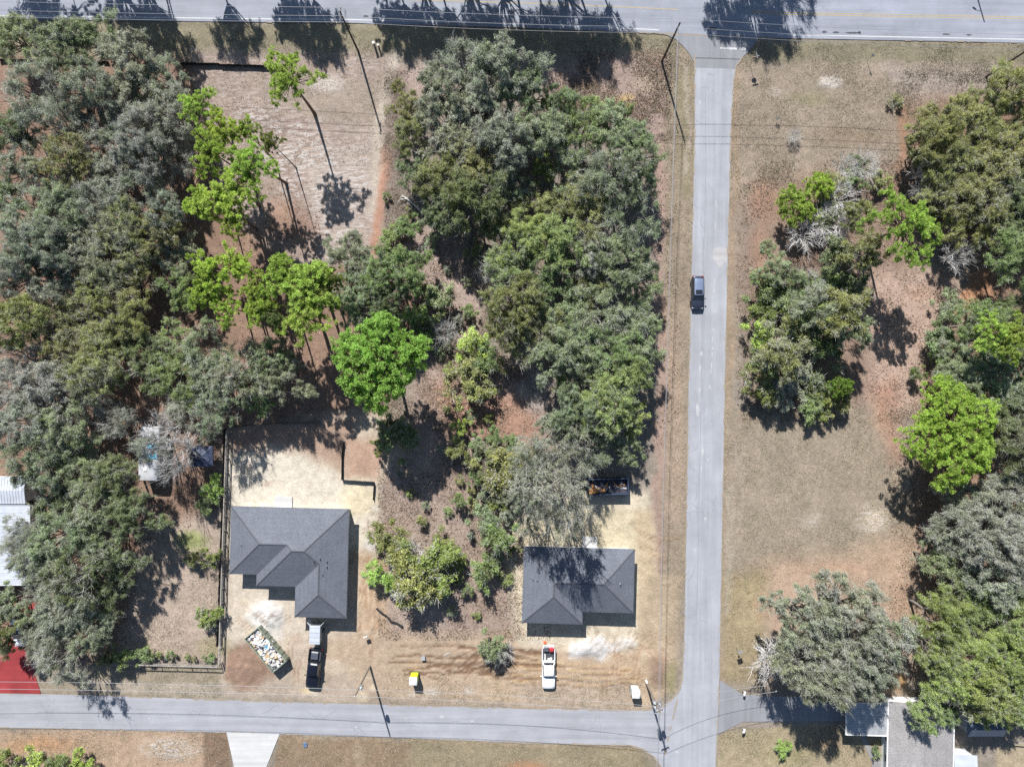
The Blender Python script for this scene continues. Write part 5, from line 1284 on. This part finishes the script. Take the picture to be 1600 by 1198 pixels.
# ------------------------------------------------------------------ utility poles and lines
def pole(px, py, h, label, mat='pole', arm=0.0, arm_rz=0.0, can=0, guard=False, lean=0.0):
    b = W(px, py); root = empty('utility_pole', (b.x, b.y, gz(b.x, b.y) - .05), 0, label, 'utility pole')
    MB().tube([(0, 0, -.1), (0, 0, h * .5), (lean, 0, h)], [.16, .14, .10], 10).build('shaft', M[mat], root)
    if arm:
        ca, sa = math.cos(arm_rz), math.sin(arm_rz)
        a = MB().box((lean, 0, h - .45), (arm, .11, .13), arm_rz).build('crossarm', M['pole_shaded'], root)
        for t in (-.46, -.18, .18, .46): MB().lathe([(.03, 0), (.06, .05), (.035, .1), (.05, .15), (.0, .2)], (lean + ca * arm * t, sa * arm * t, h - .38), 8).build('insulator', M['white'], a)
        MB().tube([(lean + ca * arm * .35, sa * arm * .35, h - .48), (lean, 0, h - 1.1), (lean - ca * arm * .35, -sa * arm * .35, h - .48)], .02, 4).build('brace', M['steel'], a)
    else: MB().lathe([(.03, 0), (.07, .06), (.04, .12), (.06, .18), (.0, .25)], (lean, 0, h), 8).build('insulator', M['white'], root)
    for k in range(can):
        t = MB().lathe([(.20, 0), (.25, .06), (.25, .75), (.20, .84), (.06, .86)], (.40 * math.cos(k * 1.9 + .4), .40 * math.sin(k * 1.9 + .4), h - 2.7 - .1 * k), 14).build('transformer', M['metal_grey'], root)
        MB().lathe([(.03, 0), (.05, .1), (.02, .25)], (.40 * math.cos(k * 1.9 + .4), .40 * math.sin(k * 1.9 + .4), h - 1.85 - .1 * k), 8).build('bushing', M['white'], t)
        MB().box((.18 * math.cos(k * 1.9 + .4), .18 * math.sin(k * 1.9 + .4), h - 2.3), (.2, .06, .4), k * 1.9 + .4).build('bracket', M['steel'], t)
    if guard: MB().bbox((-.05, .2, .9), (.30, .18, .9), .02).build('meter_box', M['white'], root)
    return root, Vector((b.x + lean, b.y, h))
p1, t1 = pole(560, 81, 11.3, 'tall dark utility pole left of the driveway off the highway', 'pole_shaded', 1.6, 1.57)
p2, t2 = pole(1034, 97, 11.4, 'tall dark utility pole at the top of the side road', 'pole_shaded', 0, 0)
p3, t3 = pole(1541, 120, 11.4, 'dark utility pole beside the upper right grove', 'pole_shaded', 1.4, 1.5)
p4, t4 = pole(578, 1040, 10.0, 'pale utility pole beside the black pickup', 'pole', 0, 0, can=1)
p5, t5 = pole(1009, 1063, 10.2, 'utility pole with transformers at the street corner', 'pole', 1.2, .4, can=3, guard=True)
p6, t6 = pole(1185, 1047, 7.0, 'short utility pole by the leafless corner tree', 'pole_shaded')
p7, t7 = pole(-260, 62, 11.3, 'utility pole along the highway, beyond the left edge', 'pole_shaded', 1.6, 1.57)
p8, t8 = pole(2050, 142, 11.4, 'utility pole along the highway, beyond the right edge', 'pole_shaded', 1.4, 1.5)
p9, t9 = pole(-120, 1028, 10.0, 'utility pole along the street, beyond the left edge', 'pole')
p10, t10 = pole(1000, 1790, 10.2, 'utility pole along the side road, beyond the bottom edge', 'pole')
# street light whose shadow reaches the highway from across it
b_ = W(1509, -66); sl = empty('street_light', (b_.x, b_.y, -.05), 0, 'street light pole across the highway, top right', 'street light')
MB().tube([(0, 0, -.1), (0, 0, 9.2)], [.13, .09], 8).build('shaft', M['pole_shaded'], sl)
MB().tube([(0, 0, 7.6), (-.5, .35, 8.0), (-.9, .6, 8.05)], .04, 6).build('arm', M['steel'], sl); MB().bbox((-1.1, .74, 8.02), (.55, .26, .12), .03, -.6).build('lamp_head', M['metal_grey'], sl)
def wire(a, b, sag, off_a=(0, 0, 0), off_b=(0, 0, 0), r=.018, label='', n=22):
    a = a + Vector(off_a); b = b + Vector(off_b); pts = []
    for i in range(n + 1):
        t = i / n; p = a.lerp(b, t); p.z -= sag * 4 * t * (1 - t); pts.append(p)
    o = MB().tube(pts, r, 4).build('power_line', M['wire']); o['group'] = 'overhead wires'
    return tag(o, label, 'power line')
k_ = 0
for (a, b, nm) in ((t7, t1, 'highway wire running left off the picture'), (t1, t2, 'highway wire between the two left highway poles'), (t2, t3, 'highway wire right of the side road mouth'), (t3, t8, 'highway wire running right off the picture')):
    for off, z, w_, s in ((.6, -.25, 'upper', .5), (-.5, -.25, 'middle', .6), (-.1, -2.6, 'lower', .7)):
        wire(a, b, s, (0, off, z), (0, off, z), .024, w_ + ' ' + nm)
for (a, b, nm) in ((t2, t5, 'wire running along the left side of the side road'), (t5, t10, 'wire running down from the corner pole')):
    for off, z, w_, s in ((-.3, .1, 'left', .9), (.15, -1.6, 'middle', 1.2), (.45, -2.4, 'right', 1.4)):
        wire(a, b, s, (off, 0, z), (off, 0, z), .02, w_ + ' ' + nm)
for (a, b, nm) in ((t9, t4, 'street wire left of the pale pole'), (t4, t5, 'street wire between the pale pole and the corner pole'), (t5, t6, 'wire from the corner pole over the side road')):
    for z, w_, s in ((.1, 'upper', .5), (-1.9, 'lower', .8)):
        wire(a, b, s, (0, 0, z), (0, 0, z), .024, w_ + ' ' + nm)

# ------------------------------------------------------------------ signs, boxes and mailboxes
def octa(r): return [(r * math.cos(math.pi / 8 + k * math.pi / 4), r * math.sin(math.pi / 8 + k * math.pi / 4)) for k in range(8)]
def post_sign(name, px, py, h, rz, label, plates, cat='sign', r=.03):
    b = W(px, py); root = empty(name, (b.x, b.y, gz(b.x, b.y) - .03), rz, label, cat)
    MB().tube([(0, 0, 0), (0, 0, h)], r, 6).build('post', M['metal_grey'], root)
    for nm, kind, z, w, hh, mat, rot in plates:
        m = MB()
        if kind == 'oct':
            q = octa(w / 2); m.add([(x, -.035, z + y) for x, y in q] + [(x, -.045, z + y) for x, y in q], [tuple(range(8)), tuple(range(15, 7, -1))] + [(i, (i + 1) % 8, 8 + (i + 1) % 8, 8 + i) for i in range(8)])
        else: m.box((0, -.04, z), (w, .012, hh))
        o = m.build(nm, M[mat], root); o.rotation_euler = (0, 0, rot)
    return root
st_ = post_sign('stop_sign', 1171.5, 101.5, 3.05, .25, 'red stop sign with street name blades at the road mouth', [('stop_plate', 'oct', 2.25, .76, .76, 'red', math.pi), ('street_name_blade', 'box', 2.80, .85, .22, 'white', 0.0), ('street_name_blade', 'box', 3.02, .85, .22, 'white', 1.57)])
post_sign('road_sign', 1355, 95, 2.1, 2.2, 'small pale sign on a post beside the highway', [('plate', 'box', 1.8, .45, .55, 'metal_white', 0)])
post_sign('road_sign', 1150, 1010, 2.6, .35, 'grey sign on a post right of the lower side road', [('plate', 'box', 2.1, .75, .75, 'metal_grey', 0), ('small_plate', 'box', 1.45, .3, .25, 'metal_grey', 0)])
post_sign('permit_board', 573, 990, 1.5, .3, 'white permit board on a stake in front of the larger house', [('board', 'box', 1.15, .62, .62, 'white', 0)], 'board')
bo = [o for o in C.objects if o.name.startswith('board')]
def box_thing(name, px, py, size, mat, label, cat, rz=0.0, lid=None, z=0.0):
    b = W(px, py); root = empty(name, (b.x, b.y, gz(b.x, b.y) - .03 + z), rz, label, cat)
    bd = MB().bbox((0, 0, size[2] / 2), size, min(size) * .08).build('body', M[mat], root)
    MB().bbox((0, 0, size[2] + .02), (size[0] + .05, size[1] + .05, .06), .02).build('lid', M[lid or mat], root)
    return root
box_thing('utility_box', 661.5, 1027, (.55, .55, .5), 'metal_grey', 'small grey utility box on the dirt left of the toilet', 'box', .1, 'soffit')
box_thing('telecom_pedestal', 586, 73.5, (.30, .30, 1.4), 'metal_grey', 'taller telecom pedestal near the top left pole', 'pedestal', .2, 'white')
box_thing('telecom_pedestal', 592.5, 75.5, (.22, .22, 1.1), 'metal_grey', 'shorter telecom pedestal near the top left pole', 'pedestal', .2, 'white')
box_thing('meter_lid', 477, 1163, (.5, .7, .12), 'metal_blue', 'grey meter box lid on the verge right of the white driveway', 'meter box', .1)
for px, py, lab in ((1026, 134, 'dark marker stake in the brush left of the top utility pole'), (1057, 199, 'dark marker stake on the verge left of the side road')):
    b = W(px, py); o = MB().tube([(0, 0, -.1), (0, 0, .75), (.01, 0, 1.0)], [.05, .05, .03], 6).build('marker_stake', M['black']); o.location = (b.x, b.y, gz(b.x, b.y)); tag(o, lab, 'stake')
def mailbox(px, py, rz, label):
    b = W(px, py); root = empty('mailbox', (b.x, b.y, gz(b.x, b.y) - .03), rz, label, 'mailbox')
    MB().box((0, 0, .5), (.1, .1, 1.05)).build('post', M['fence_wood'], root)
    m = MB(); rings = [[(x, .16 * math.cos(a), 1.12 + .16 * max(0, math.sin(a)) - (.12 if math.sin(a) < -.01 else 0)) for a in np.linspace(-.4, math.pi + .4, 9)] for x in (-.26, .26)]
    bx_ = m.loft(rings).build('box', M['white'], root); MB().box((.1, .175, 1.2), (.03, .02, .2)).build('flag', M['red'], bx_)
    return root
mailbox(75, 1042, 1.4, 'white mailbox beside the red driveway'); mailbox(1160, 1078, 1.4, 'white mailbox by the mouth of the east drive'); mailbox(1159, 1136, 1.2, 'white mailbox on the lawn below the east drive')

# ------------------------------------------------------------------ fences
def silt_fence(pts, h, label, wavy=.05):
    P = [W(*p) for p in pts]; root = empty('silt_fence', (P[0].x, P[0].y, 0), 0, label, 'fence'); o0 = P[0]; rd = random.Random(len(pts) * 7 + int(pts[0][0]))
    m = MB(); V = []; L = 0
    fine = []
    for a, b in zip(P, P[1:]):
        n = max(2, int((b - a).length / .6))
        for i in range(n): fine.append(a.lerp(b, i / n))
    fine.append(P[-1])
    for i, p in enumerate(fine):
        w = rd.uniform(-wavy, wavy); hh = h * rd.uniform(.92, 1.04); z = gz(p.x, p.y)
        q = p - o0
        V += [(q.x, q.y, z - .1), (q.x + w, q.y + w * .6, z + hh), (q.x + w + .015, q.y + w * .6 + .015, z + hh), (q.x + .015, q.y + .015, z - .1)]
    F = []
    for i in range(len(fine) - 1):
        a, b = i * 4, i * 4 + 4
        F += [(a, b, b + 1, a + 1), (a + 1, b + 1, b + 2, a + 2), (a + 2, b + 2, b + 3, a + 3)]
    m.add(V, F); m.build('fabric', M['silt'], root, fix=False)
    for i in range(0, len(fine), 4):
        q = fine[i] - o0; MB().box((q.x + .04, q.y, h / 2 + gz(fine[i].x, fine[i].y)), (.045, .045, h + .25)).build('stake', M['fence_wood'], root)
    return root
silt_fence([(283, 101), (345, 102), (346, 103.5), (415, 105), (448, 106)], .75, 'black silt fence across the sandy clearing near the highway')
silt_fence([(0, 95), (60, 95), (170, 98)], .6, 'pale edged silt fence section under the upper left woods')
silt_fence([(354, 668), (352, 760), (349, 850), (346, 940), (343, 1006)], 1.35, 'long black silt fence left of the larger new house', .03)
silt_fence([(356, 668), (420, 662), (500, 660)], .6, 'low black silt fence behind the larger house lot')
silt_fence([(537, 690), (535, 720), (534.5, 749)], .75, 'upright silt fence run at the corner of the sand lot')
silt_fence([(536, 749.5), (560, 751), (585, 752.5), (584, 781)], .7, 'black silt fence bend around the white sand corner')
def rail_fence(pts, h, label, rails=(1.0, .55), step=2.3):
    P = [W(*p) for p in pts]; o0 = P[0]; root = empty('rail_fence', (o0.x, o0.y, 0), 0, label, 'fence')
    for a, b in zip(P, P[1:]):
        L = (b - a).length; n = max(1, round(L / step)); rz = math.atan2(b.y - a.y, b.x - a.x)
        for i in range(n + (1 if b is P[-1] else 0)):
            q = a.lerp(b, i / n); z = gz(q.x, q.y); MB().box((q.x - o0.x, q.y - o0.y, z + h / 2), (.11, .11, h + .2)).build('post', M['fence_wood'], root)
        for i in range(n):
            q0 = a.lerp(b, i / n); q1 = a.lerp(b, (i + 1) / n); c = (q0 + q1) / 2 - o0
            for k, f in enumerate(rails):
                MB().box((c.x, c.y, h * f + .02), ((q1 - q0).length - .02, .15 if f == 1.0 else .05, .05 if f == 1.0 else .12), rz).build('rail', M['fence_wood'], root)
            # wire mesh between the rails
            mm = MB()
            for zz in (.25, .5, .75, 1.0): 
                if zz < h: mm.tube([q0 - o0 + Vector((0, 0, zz)), q1 - o0 + Vector((0, 0, zz))], .006, 3, False, False)
            w_ = mm.build('wire_mesh', M['wire'], root); w_['kind'] = 'stuff'
    return root
rail_fence([(170, 1032), (250, 1034), (345, 1036.5)], 1.25, 'weathered wood rail fence along the street side of the yard')
rail_fence([(347, 1034), (350, 940), (353, 850), (356, 760), (359, 672)], 1.25, 'weathered wood rail fence along the right side of the yard')

# ------------------------------------------------------------------ older buildings
def flat_building(name, px0, py0, px1, py1, h, roofm, wallm, label, ribs='y', rib_step=.42, rz=0.0, cat='building', crown=.25, panels=False):
    a = W(px0, py0, h); b = W(px1, py1, h); c = (a + b) / 2; wx, wy = abs(b.x - a.x), abs(b.y - a.y)
    root = empty(name, (c.x, c.y, 0), rz, label, cat)
    MB().box((0, 0, (h - .15) / 2 - .1), (wx - .5, wy - .5, h - .05)).build('wall', wallm, root)
    m = MB(); q = [(-wx / 2, -wy / 2), (wx / 2, -wy / 2), (wx / 2, wy / 2), (-wx / 2, wy / 2)]
    if ribs == 'y': V = [(x, y, h) for x, y in q] + [(-wx / 2, 0, h + crown), (wx / 2, 0, h + crown)]; F = [(0, 1, 5, 4), (4, 5, 2, 3), (0, 4, 3), (1, 2, 5)]
    else: V = [(x, y, h) for x, y in q] + [(0, -wy / 2, h + crown), (0, wy / 2, h + crown)]; F = [(0, 4, 5, 3), (4, 1, 2, 5), (0, 1, 4), (3, 5, 2)]
    m.add(V + [(x, y, h - .12) for x, y in q], F + [(6, 7, 1, 0), (7, 8, 2, 1), (8, 9, 3, 2), (9, 6, 0, 3)]); roof = m.build('roof', roofm, root)
    n = int((wx if ribs == 'y' else wy) / rib_step)
    if rib_step < 5:
        for i in range(n + 1):
            t = -.5 + i / n
            if ribs == 'y':
                x = t * (wx - .05); mm = MB()
                for s in (-1, 1): mm.add([(x - .03, s * wy / 2, h + .004), (x + .03, s * wy / 2, h + .004), (x + .03, 0, h + crown + .004), (x - .03, 0, h + crown + .004), (x, s * wy / 2, h + .06), (x, 0, h + crown + .06)], [(0, 4, 5, 3), (1, 2, 5, 4), (0, 1, 4)])
            else:
                y = t * (wy - .05); mm = MB()
                for s in (-1, 1): mm.add([(s * wx / 2, y - .03, h + .004), (s * wx / 2, y + .03, h + .004), (0, y + .03, h + crown + .004), (0, y - .03, h + crown + .004), (s * wx / 2, y, h + .06), (0, y, h + crown + .06)], [(0, 4, 5, 3), (1, 2, 5, 4), (0, 1, 4)])
            mm.build('roof_rib', roofm, roof)
    for k in range(max(1, int(wx / 3.5))):
        x = -wx / 2 + (k + .5) * wx / max(1, int(wx / 3.5))
        w = MB().box((x, -wy / 2 + .24, 1.5), (1.0, .06, .9)).build('window', M['trim'], root); MB().box((x, -wy / 2 + .205, 1.5), (.85, .03, .75)).build('pane', M['glass'], w)
    return root, roof
flat_building('metal_shed', -70, 745, 40, 787, 3.0, M['metal_white'], M['siding'], 'white ribbed metal roof at the far left edge', 'y', .40)
flat_building('mobile_home', -110, 789, 47, 914, 3.0, M['metal_white'], M['siding'], 'long white metal roof under oaks at the far left', 'x', .9, crown=.4)
# parked camper under the moss oak
cp = W(231, 709, 2.8); cr = empty('camper', (cp.x, cp.y, 0), -.03, 'white camper with blue roof panels under the grey oak', 'camper')
m = MB(); Lc, Wc = 7.6, 2.9
rings = []
for k in range(11):
    t = -1 + k / 5; x = t * Lc / 2; e = 1 - .10 * abs(t) ** 6
    rings.append([(Wc / 2 * e, x, .5), (Wc / 2 * e, x, 2.5 - .15 * abs(t) ** 8), (Wc / 2 * .9 * e, x, 2.72 - .2 * abs(t) ** 8), (0, x, 2.82 - .25 * abs(t) ** 8), (-Wc / 2 * .9 * e, x, 2.72 - .2 * abs(t) ** 8), (-Wc / 2 * e, x, 2.5 - .15 * abs(t) ** 8), (-Wc / 2 * e, x, .5)])
M['camper'] = paint('weathered_camper', (.47, .48, .50), .5, lo=.7, hi=1.15, scale=1.2); m.loft(rings).build('body', M['camper'], cr)
for y, w, h_ in ((1.2, 1.2, .9), (-.3, 1.5, .7)): MB().bbox((.55, y, 2.84), (w, h_, .07), .02).build('blue_panel', M['deb_blue'], cr)
for y in (2.6, -2.2): MB().bbox((-.3, y, 2.84), (.5, .5, .14), .03).build('roof_vent', M['trim'], cr)
for s in (-1, 1):
    for y in (-1.8, .4, 2.2): w_ = MB().box((s * (Wc / 2 - .005), y, 1.75), (.04, .9, .6)).build('window', M['glass'], cr)
    for y in (-.5, .4):
        mm = MB(); mm.loft([[(s * (Wc / 2 - .12) + t, y + .34 * math.cos(2 * math.pi * k / 14), .35 + .34 * math.sin(2 * math.pi * k / 14)) for k in range(14)] for t in (-.1, .1)]); mm.build('wheel', M['rubber'], cr)
# dark canopy frame
gp = W(316, 713, 2.4); gr_ = empty('canopy', (gp.x, gp.y, 0), .02, 'dark blue square canopy beside the camper', 'canopy')
m = MB(); a_ = 1.45; m.add([(-a_, -a_, 2.3), (a_, -a_, 2.3), (a_, a_, 2.3), (-a_, a_, 2.3), (0, 0, 2.75)], [(0, 1, 4), (1, 2, 4), (2, 3, 4), (3, 0, 4)]); m.add([(-a_, -a_, 2.3), (a_, -a_, 2.3), (a_, a_, 2.3), (-a_, a_, 2.3), (-a_, -a_, 2.1), (a_, -a_, 2.1), (a_, a_, 2.1), (-a_, a_, 2.1)], [(0, 1, 5, 4), (1, 2, 6, 5), (2, 3, 7, 6), (3, 0, 4, 7)])
M['tarp'] = paint('navy_tarp', (.02, .028, .055), .6, lo=.4, hi=2.4, scale=6); m.build('tarp', M['tarp'], gr_)
for x in (-1, 1):
    for y in (-1, 1): MB().tube([(x * (a_ - .05), y * (a_ - .05), -.1), (x * (a_ - .05), y * (a_ - .05), 2.3)], .035, 6).build('leg', M['steel'], gr_)

# house and carport at lower right
M['shingle_grey2'] = M['shingle_grey']
def gable_ns(name, x0, y0, x1, y1, h, rise, roofm, label):
    a = W(x0, y0, h); b = W(x1, y1, h); c = (a + b) / 2; wx, wy = abs(b.x - a.x), abs(b.y - a.y)
    root = empty(name, (c.x, c.y, 0), -.02, label, 'house')
    MB().box((0, 0, h / 2 - .2), (wx - .9, wy - .9, h - .02)).build('wall', M['white'], root)
    hx, hy = wx / 2, wy / 2
    m = MB(); m.add([(-hx, hy, h), (0, hy, h + rise), (0, -hy, h + rise), (-hx, -hy, h)], [(3, 2, 1, 0)]); m.add([(0, hy, h + rise), (hx, hy, h), (hx, -hy, h), (0, -hy, h + rise)], [(3, 2, 1, 0)])
    rf = m.build('roof', roofm, root)
    mm = MB(); mm.add([(-.14, hy, h + rise - .03), (0, hy, h + rise + .03), (.14, hy, h + rise - .03), (-.14, -hy, h + rise - .03), (0, -hy, h + rise + .03), (.14, -hy, h + rise - .03)], [(0, 1, 4, 3), (1, 2, 5, 4)]); mm.build('ridge_cap', roofm, rf)
    for s in (-1, 1):
        MB().box((s * (hx + .07), 0, h - .06), (.15, wy, .14)).build('gutter', M['white'], rf)
        g = MB(); g.add([(-hx, s * (hy - .46), h - .2), (hx, s * (hy - .46), h - .2), (0, s * (hy - .46), h + rise - .05)], [(0, 1, 2)]); g.build('gable_wall', M['siding'], root)
    MB().box((0, hy + .03, h + .02), (wx * .5, .06, .14)).build('fascia', M['white'], rf)
    for y in (-3, 0, 3): w = MB().box((-hx + .44, y, 1.5), (.05, 1.1, 1.1)).build('window', M['trim'], root); MB().box((-hx + .41, y, 1.5), (.03, .9, .9)).build('pane', M['glass'], w)
    return root
gable_ns('old_house', 1387, 1096, 1489, 1290, 2.6, .75, M['shingle_grey'], 'older house with light grey shingle roof at the bottom right')
# carport of lapped metal sheets
ca = W(1323, 1099, 2.5); cb = W(1386, 1148, 2.5); cc_ = (ca + cb) / 2; wx, wy = cb.x - ca.x, ca.y - cb.y
cpt = empty('carport', (cc_.x, cc_.y, 0), -.03, 'open carport with grey ribbed metal roof beside the old house', 'carport')
M['sheet_grey'] = paint('weathered_sheet', (.36, .37, .38), .5, .1, lo=.75, hi=1.15, scale=1.5); nsh = 12
for k in range(nsh):
    y = wy / 2 - (k + .5) * wy / nsh
    MB().box((0, y, 2.52 - .012 * k), (wx, wy / nsh * 1.02, .03), 0, 1, 0, .10).build('roof_sheet', M['sheet_grey'], cpt)
for s in (-1, 1):
    MB().box((s * (wx / 2 + .05), 0, 2.42), (.09, wy + .12, .2)).build('edge_beam', M['trim'], cpt); MB().box((0, s * (wy / 2 + .06), 2.42), (wx, .09, .18)).build('edge_beam', M['trim'], cpt)
    for t in (-1, 0, 1): MB().box((s * (wx / 2 - .2), t * (wy / 2 - .2), 1.15), (.09, .09, 2.5)).build('post', M['trim'], cpt)
flat_building('garden_shed', 1512, 1121, 1568, 1150, 2.6, M['metal_blue'], M['siding'], 'slate blue shed roof half under the green tree', 'y', 9, crown=.9, cat='shed')
flat_building('metal_annex', 1491, 1180, 1527, 1290, 2.5, M['metal_white'], M['siding'], 'pale metal roofed annex right of the old house', 'y', 9, crown=.3, cat='shed')
fr = W(1572, 1152)
rail_fence([(1568, 1153), (1600, 1155), (1680, 1157)], 1.0, 'pale rail fence right of the blue shed', rails=(1.0,), step=3)
walk = sheet('path', [(1345, 1150), (1352, 1149), (1360, 1165), (1372, 1182), (1382, 1196), (1382, 1290), (1368, 1290), (1362, 1190)], .016, M['concrete_old'])
shrubs('the porch bed of the old house', [(1368, 1166, 6, DARK, 0), (1369, 1178, 6, GREEN, 0)])
label_trees()

# ------------------------------------------------------------------ fallen timber, logs and scattered ground cover
def dead_log(name, px, py, L, rz, r, mat, label, nb, cat='log', seed=1):
    rd = random.Random(seed); b = W(px, py); root = empty(name, (b.x, b.y, gz(b.x, b.y)), rz, label, cat)
    MB().tube([(-L / 2, 0, r), (-L / 6, rd.uniform(-.15, .15), r * 1.3), (L / 5, rd.uniform(-.15, .15), r * 1.5), (L / 2, 0, r * 1.8)], [r, r * .92, r * .75, r * .4], 8).build('trunk', M[mat], root)
    for k in range(nb):
        x = rd.uniform(-L * .1, L * .5); s = rd.choice((-1, 1)); l = rd.uniform(.5, 1.6)
        MB().tube([(x, 0, r * 1.4), (x + l * .4, s * l * .4, r * 2 + .2), (x + l * rd.uniform(.4, .9), s * l, rd.uniform(.1, .6))], [r * .42, r * .3, .012], 5).build('branch', M[mat], root)
    return root
dead_log('fallen_log', 645, 320, 4.3, math.radians(-40 + 180), .15, 'deadwood', 'bleached fallen trunk with bare branches beside the central grove', 8, seed=4)
dead_log('fallen_log', 755, 690, 3.6, math.radians(-16), .06, 'deadwood', 'thin bleached fallen branch in the scrub between houses', 4, seed=9)
dead_log('fallen_log', 110, 468, 5.5, math.radians(18), .10, 'deadwood', 'pale fallen branch lying in the left edge woods', 4, seed=12)
dead_log('fallen_log', 700, 1022, 1.2, .4, .05, 'deadwood', 'short stick on the dirt strip', 0, seed=2)
rd = random.Random(21)
pts = [(588, 950), (596, 957), (604, 962), (612, 971), (620, 973), (629, 979)]
P_ = [W(*p) for p in pts]; o = MB().tube([(p.x, p.y, .12 + gz(p.x, p.y)) for p in P_], [.10, .15, .12, .17, .14, .2], 8).build('erosion_sock', M['silt']); tag(o, 'black crumpled erosion sock lying on the dirt left of the scrub', 'erosion sock')

def scatter(name, n, seed, zones, col_, length, width, up_, mat, kind='stuff'):
    """many small blades or leaves lying over the ground, one object"""
    r = np.random.RandomState(seed); pos = []
    for z in zones:
        (x0, y0, x1, y1), m_ = z
        k = int(n * m_); x = x0 + (x1 - x0) * r.rand(k); y = y0 + (y1 - y0) * r.rand(k)
        keep = np.ones(k, bool)
        for pl in (highway_poly, apron_poly, side_poly, drive_white, drive_red, drive_east): keep &= sd(x, y, pl) > 1.5
        cl = fbm(x * MPX / 2.6 + 3, y * MPX / 2.6 + 8, 3) + 0.5
        keep &= r.rand(k) < np.clip((cl - 0.30) * 2.6, 0.08, 1)
        x, y = x[keep], y[keep]
        wx_ = (x - 800) * MPX; wy_ = (599 - y) * MPX
        i = np.clip(np.searchsorted(gx, wx_), 0, len(gx) - 1); j = np.clip(np.searchsorted(gy, wy_), 0, len(gy) - 1)
        pos.append(np.stack([wx_, wy_, GZ[j, i]], 1))
    pos = np.concatenate(pos); k = len(pos)
    if up_:
        d = unit(r.randn(k, 3) * np.array([1, 1, .25]) + np.array([0, 0, .75])); L = length * (.5 + r.rand(k, 1)); b = unit(np.cross(d, r.randn(k, 3))) * width * (.5 + r.rand(k, 1))
        P = np.stack([pos - b * .5, pos + b * .5, pos + d * L + b * .12, pos + d * L - b * .12], 1)
    else:
        nrm = unit(r.randn(k, 3) * .35 + np.array([0, 0, 1])); P = leaf_quads(r, pos + np.array([0, 0, .03]), nrm, length, width)
    var = r.rand(k, 3)
    me = quads_mesh(name, P, var, mat); o = bpy.data.objects.new(name, me); C.objects.link(o); o.color = col_; o['kind'] = kind
    return o
M['straw'] = mk_leaf('dry_straw', grey=(.42, .37, .30), trans=.2, lo=.6, hi=1.5); M['litter'] = mk_leaf('fallen_leaf', grey=(.10, .07, .05), trans=.1, lo=.5, hi=1.6)
scatter('dry_grass', 120000, 5, [((1040, 60, 1090, 1100), .14), ((1140, 66, 1440, 330), .34), ((1130, 640, 1430, 1090), .42), ((300, 60, 620, 260), .16), ((0, 1140, 1040, 1200), .22), ((225, 840, 345, 1090), .10), ((1125, 1135, 1330, 1200), .08), ((600, 1050, 1060, 1110), .10), ((1440, 68, 1600, 130), .1), ((880, 60, 1060, 220), .16)],
        (.215, .195, .135, .45), .16, .05, True, M['straw'])
scatter('leaf_litter', 60000, 6, [((0, 60, 300, 840), .45), ((300, 280, 500, 660), .12), ((0, 840, 225, 1040), .12), ((590, 370, 860, 1000), .5), ((600, 90, 1060, 700), .4), ((1150, 250, 1600, 660), .5), ((1390, 640, 1600, 1090), .2), ((870, 80, 1050, 200), .12)],
        (.25, .165, .115, .3), .22, .13, False, M['litter'])
scatter('weeds', 16000, 9, [((1040, 60, 1090, 1100), .1), ((1140, 66, 1440, 330), .3), ((1130, 640, 1430, 1090), .45), ((300, 60, 620, 130), .1), ((0, 1140, 1040, 1200), .12), ((225, 840, 345, 1090), .12), ((1125, 1135, 1330, 1200), .12), ((600, 1050, 1060, 1110), .05)],
        (.13, .16, .05, .1), .12, .06, True, M['straw'])
scatter('low_scrub', 60000, 14, [((600, 380, 780, 560), .22), ((590, 560, 830, 1000), .5), ((600, 110, 640, 400), .12), ((1160, 250, 1500, 660), .3), ((850, 90, 1050, 220), .22), ((1400, 110, 1600, 180), .1)],
        (.17, .145, .105, .5), .34, .045, True, M['straw'])
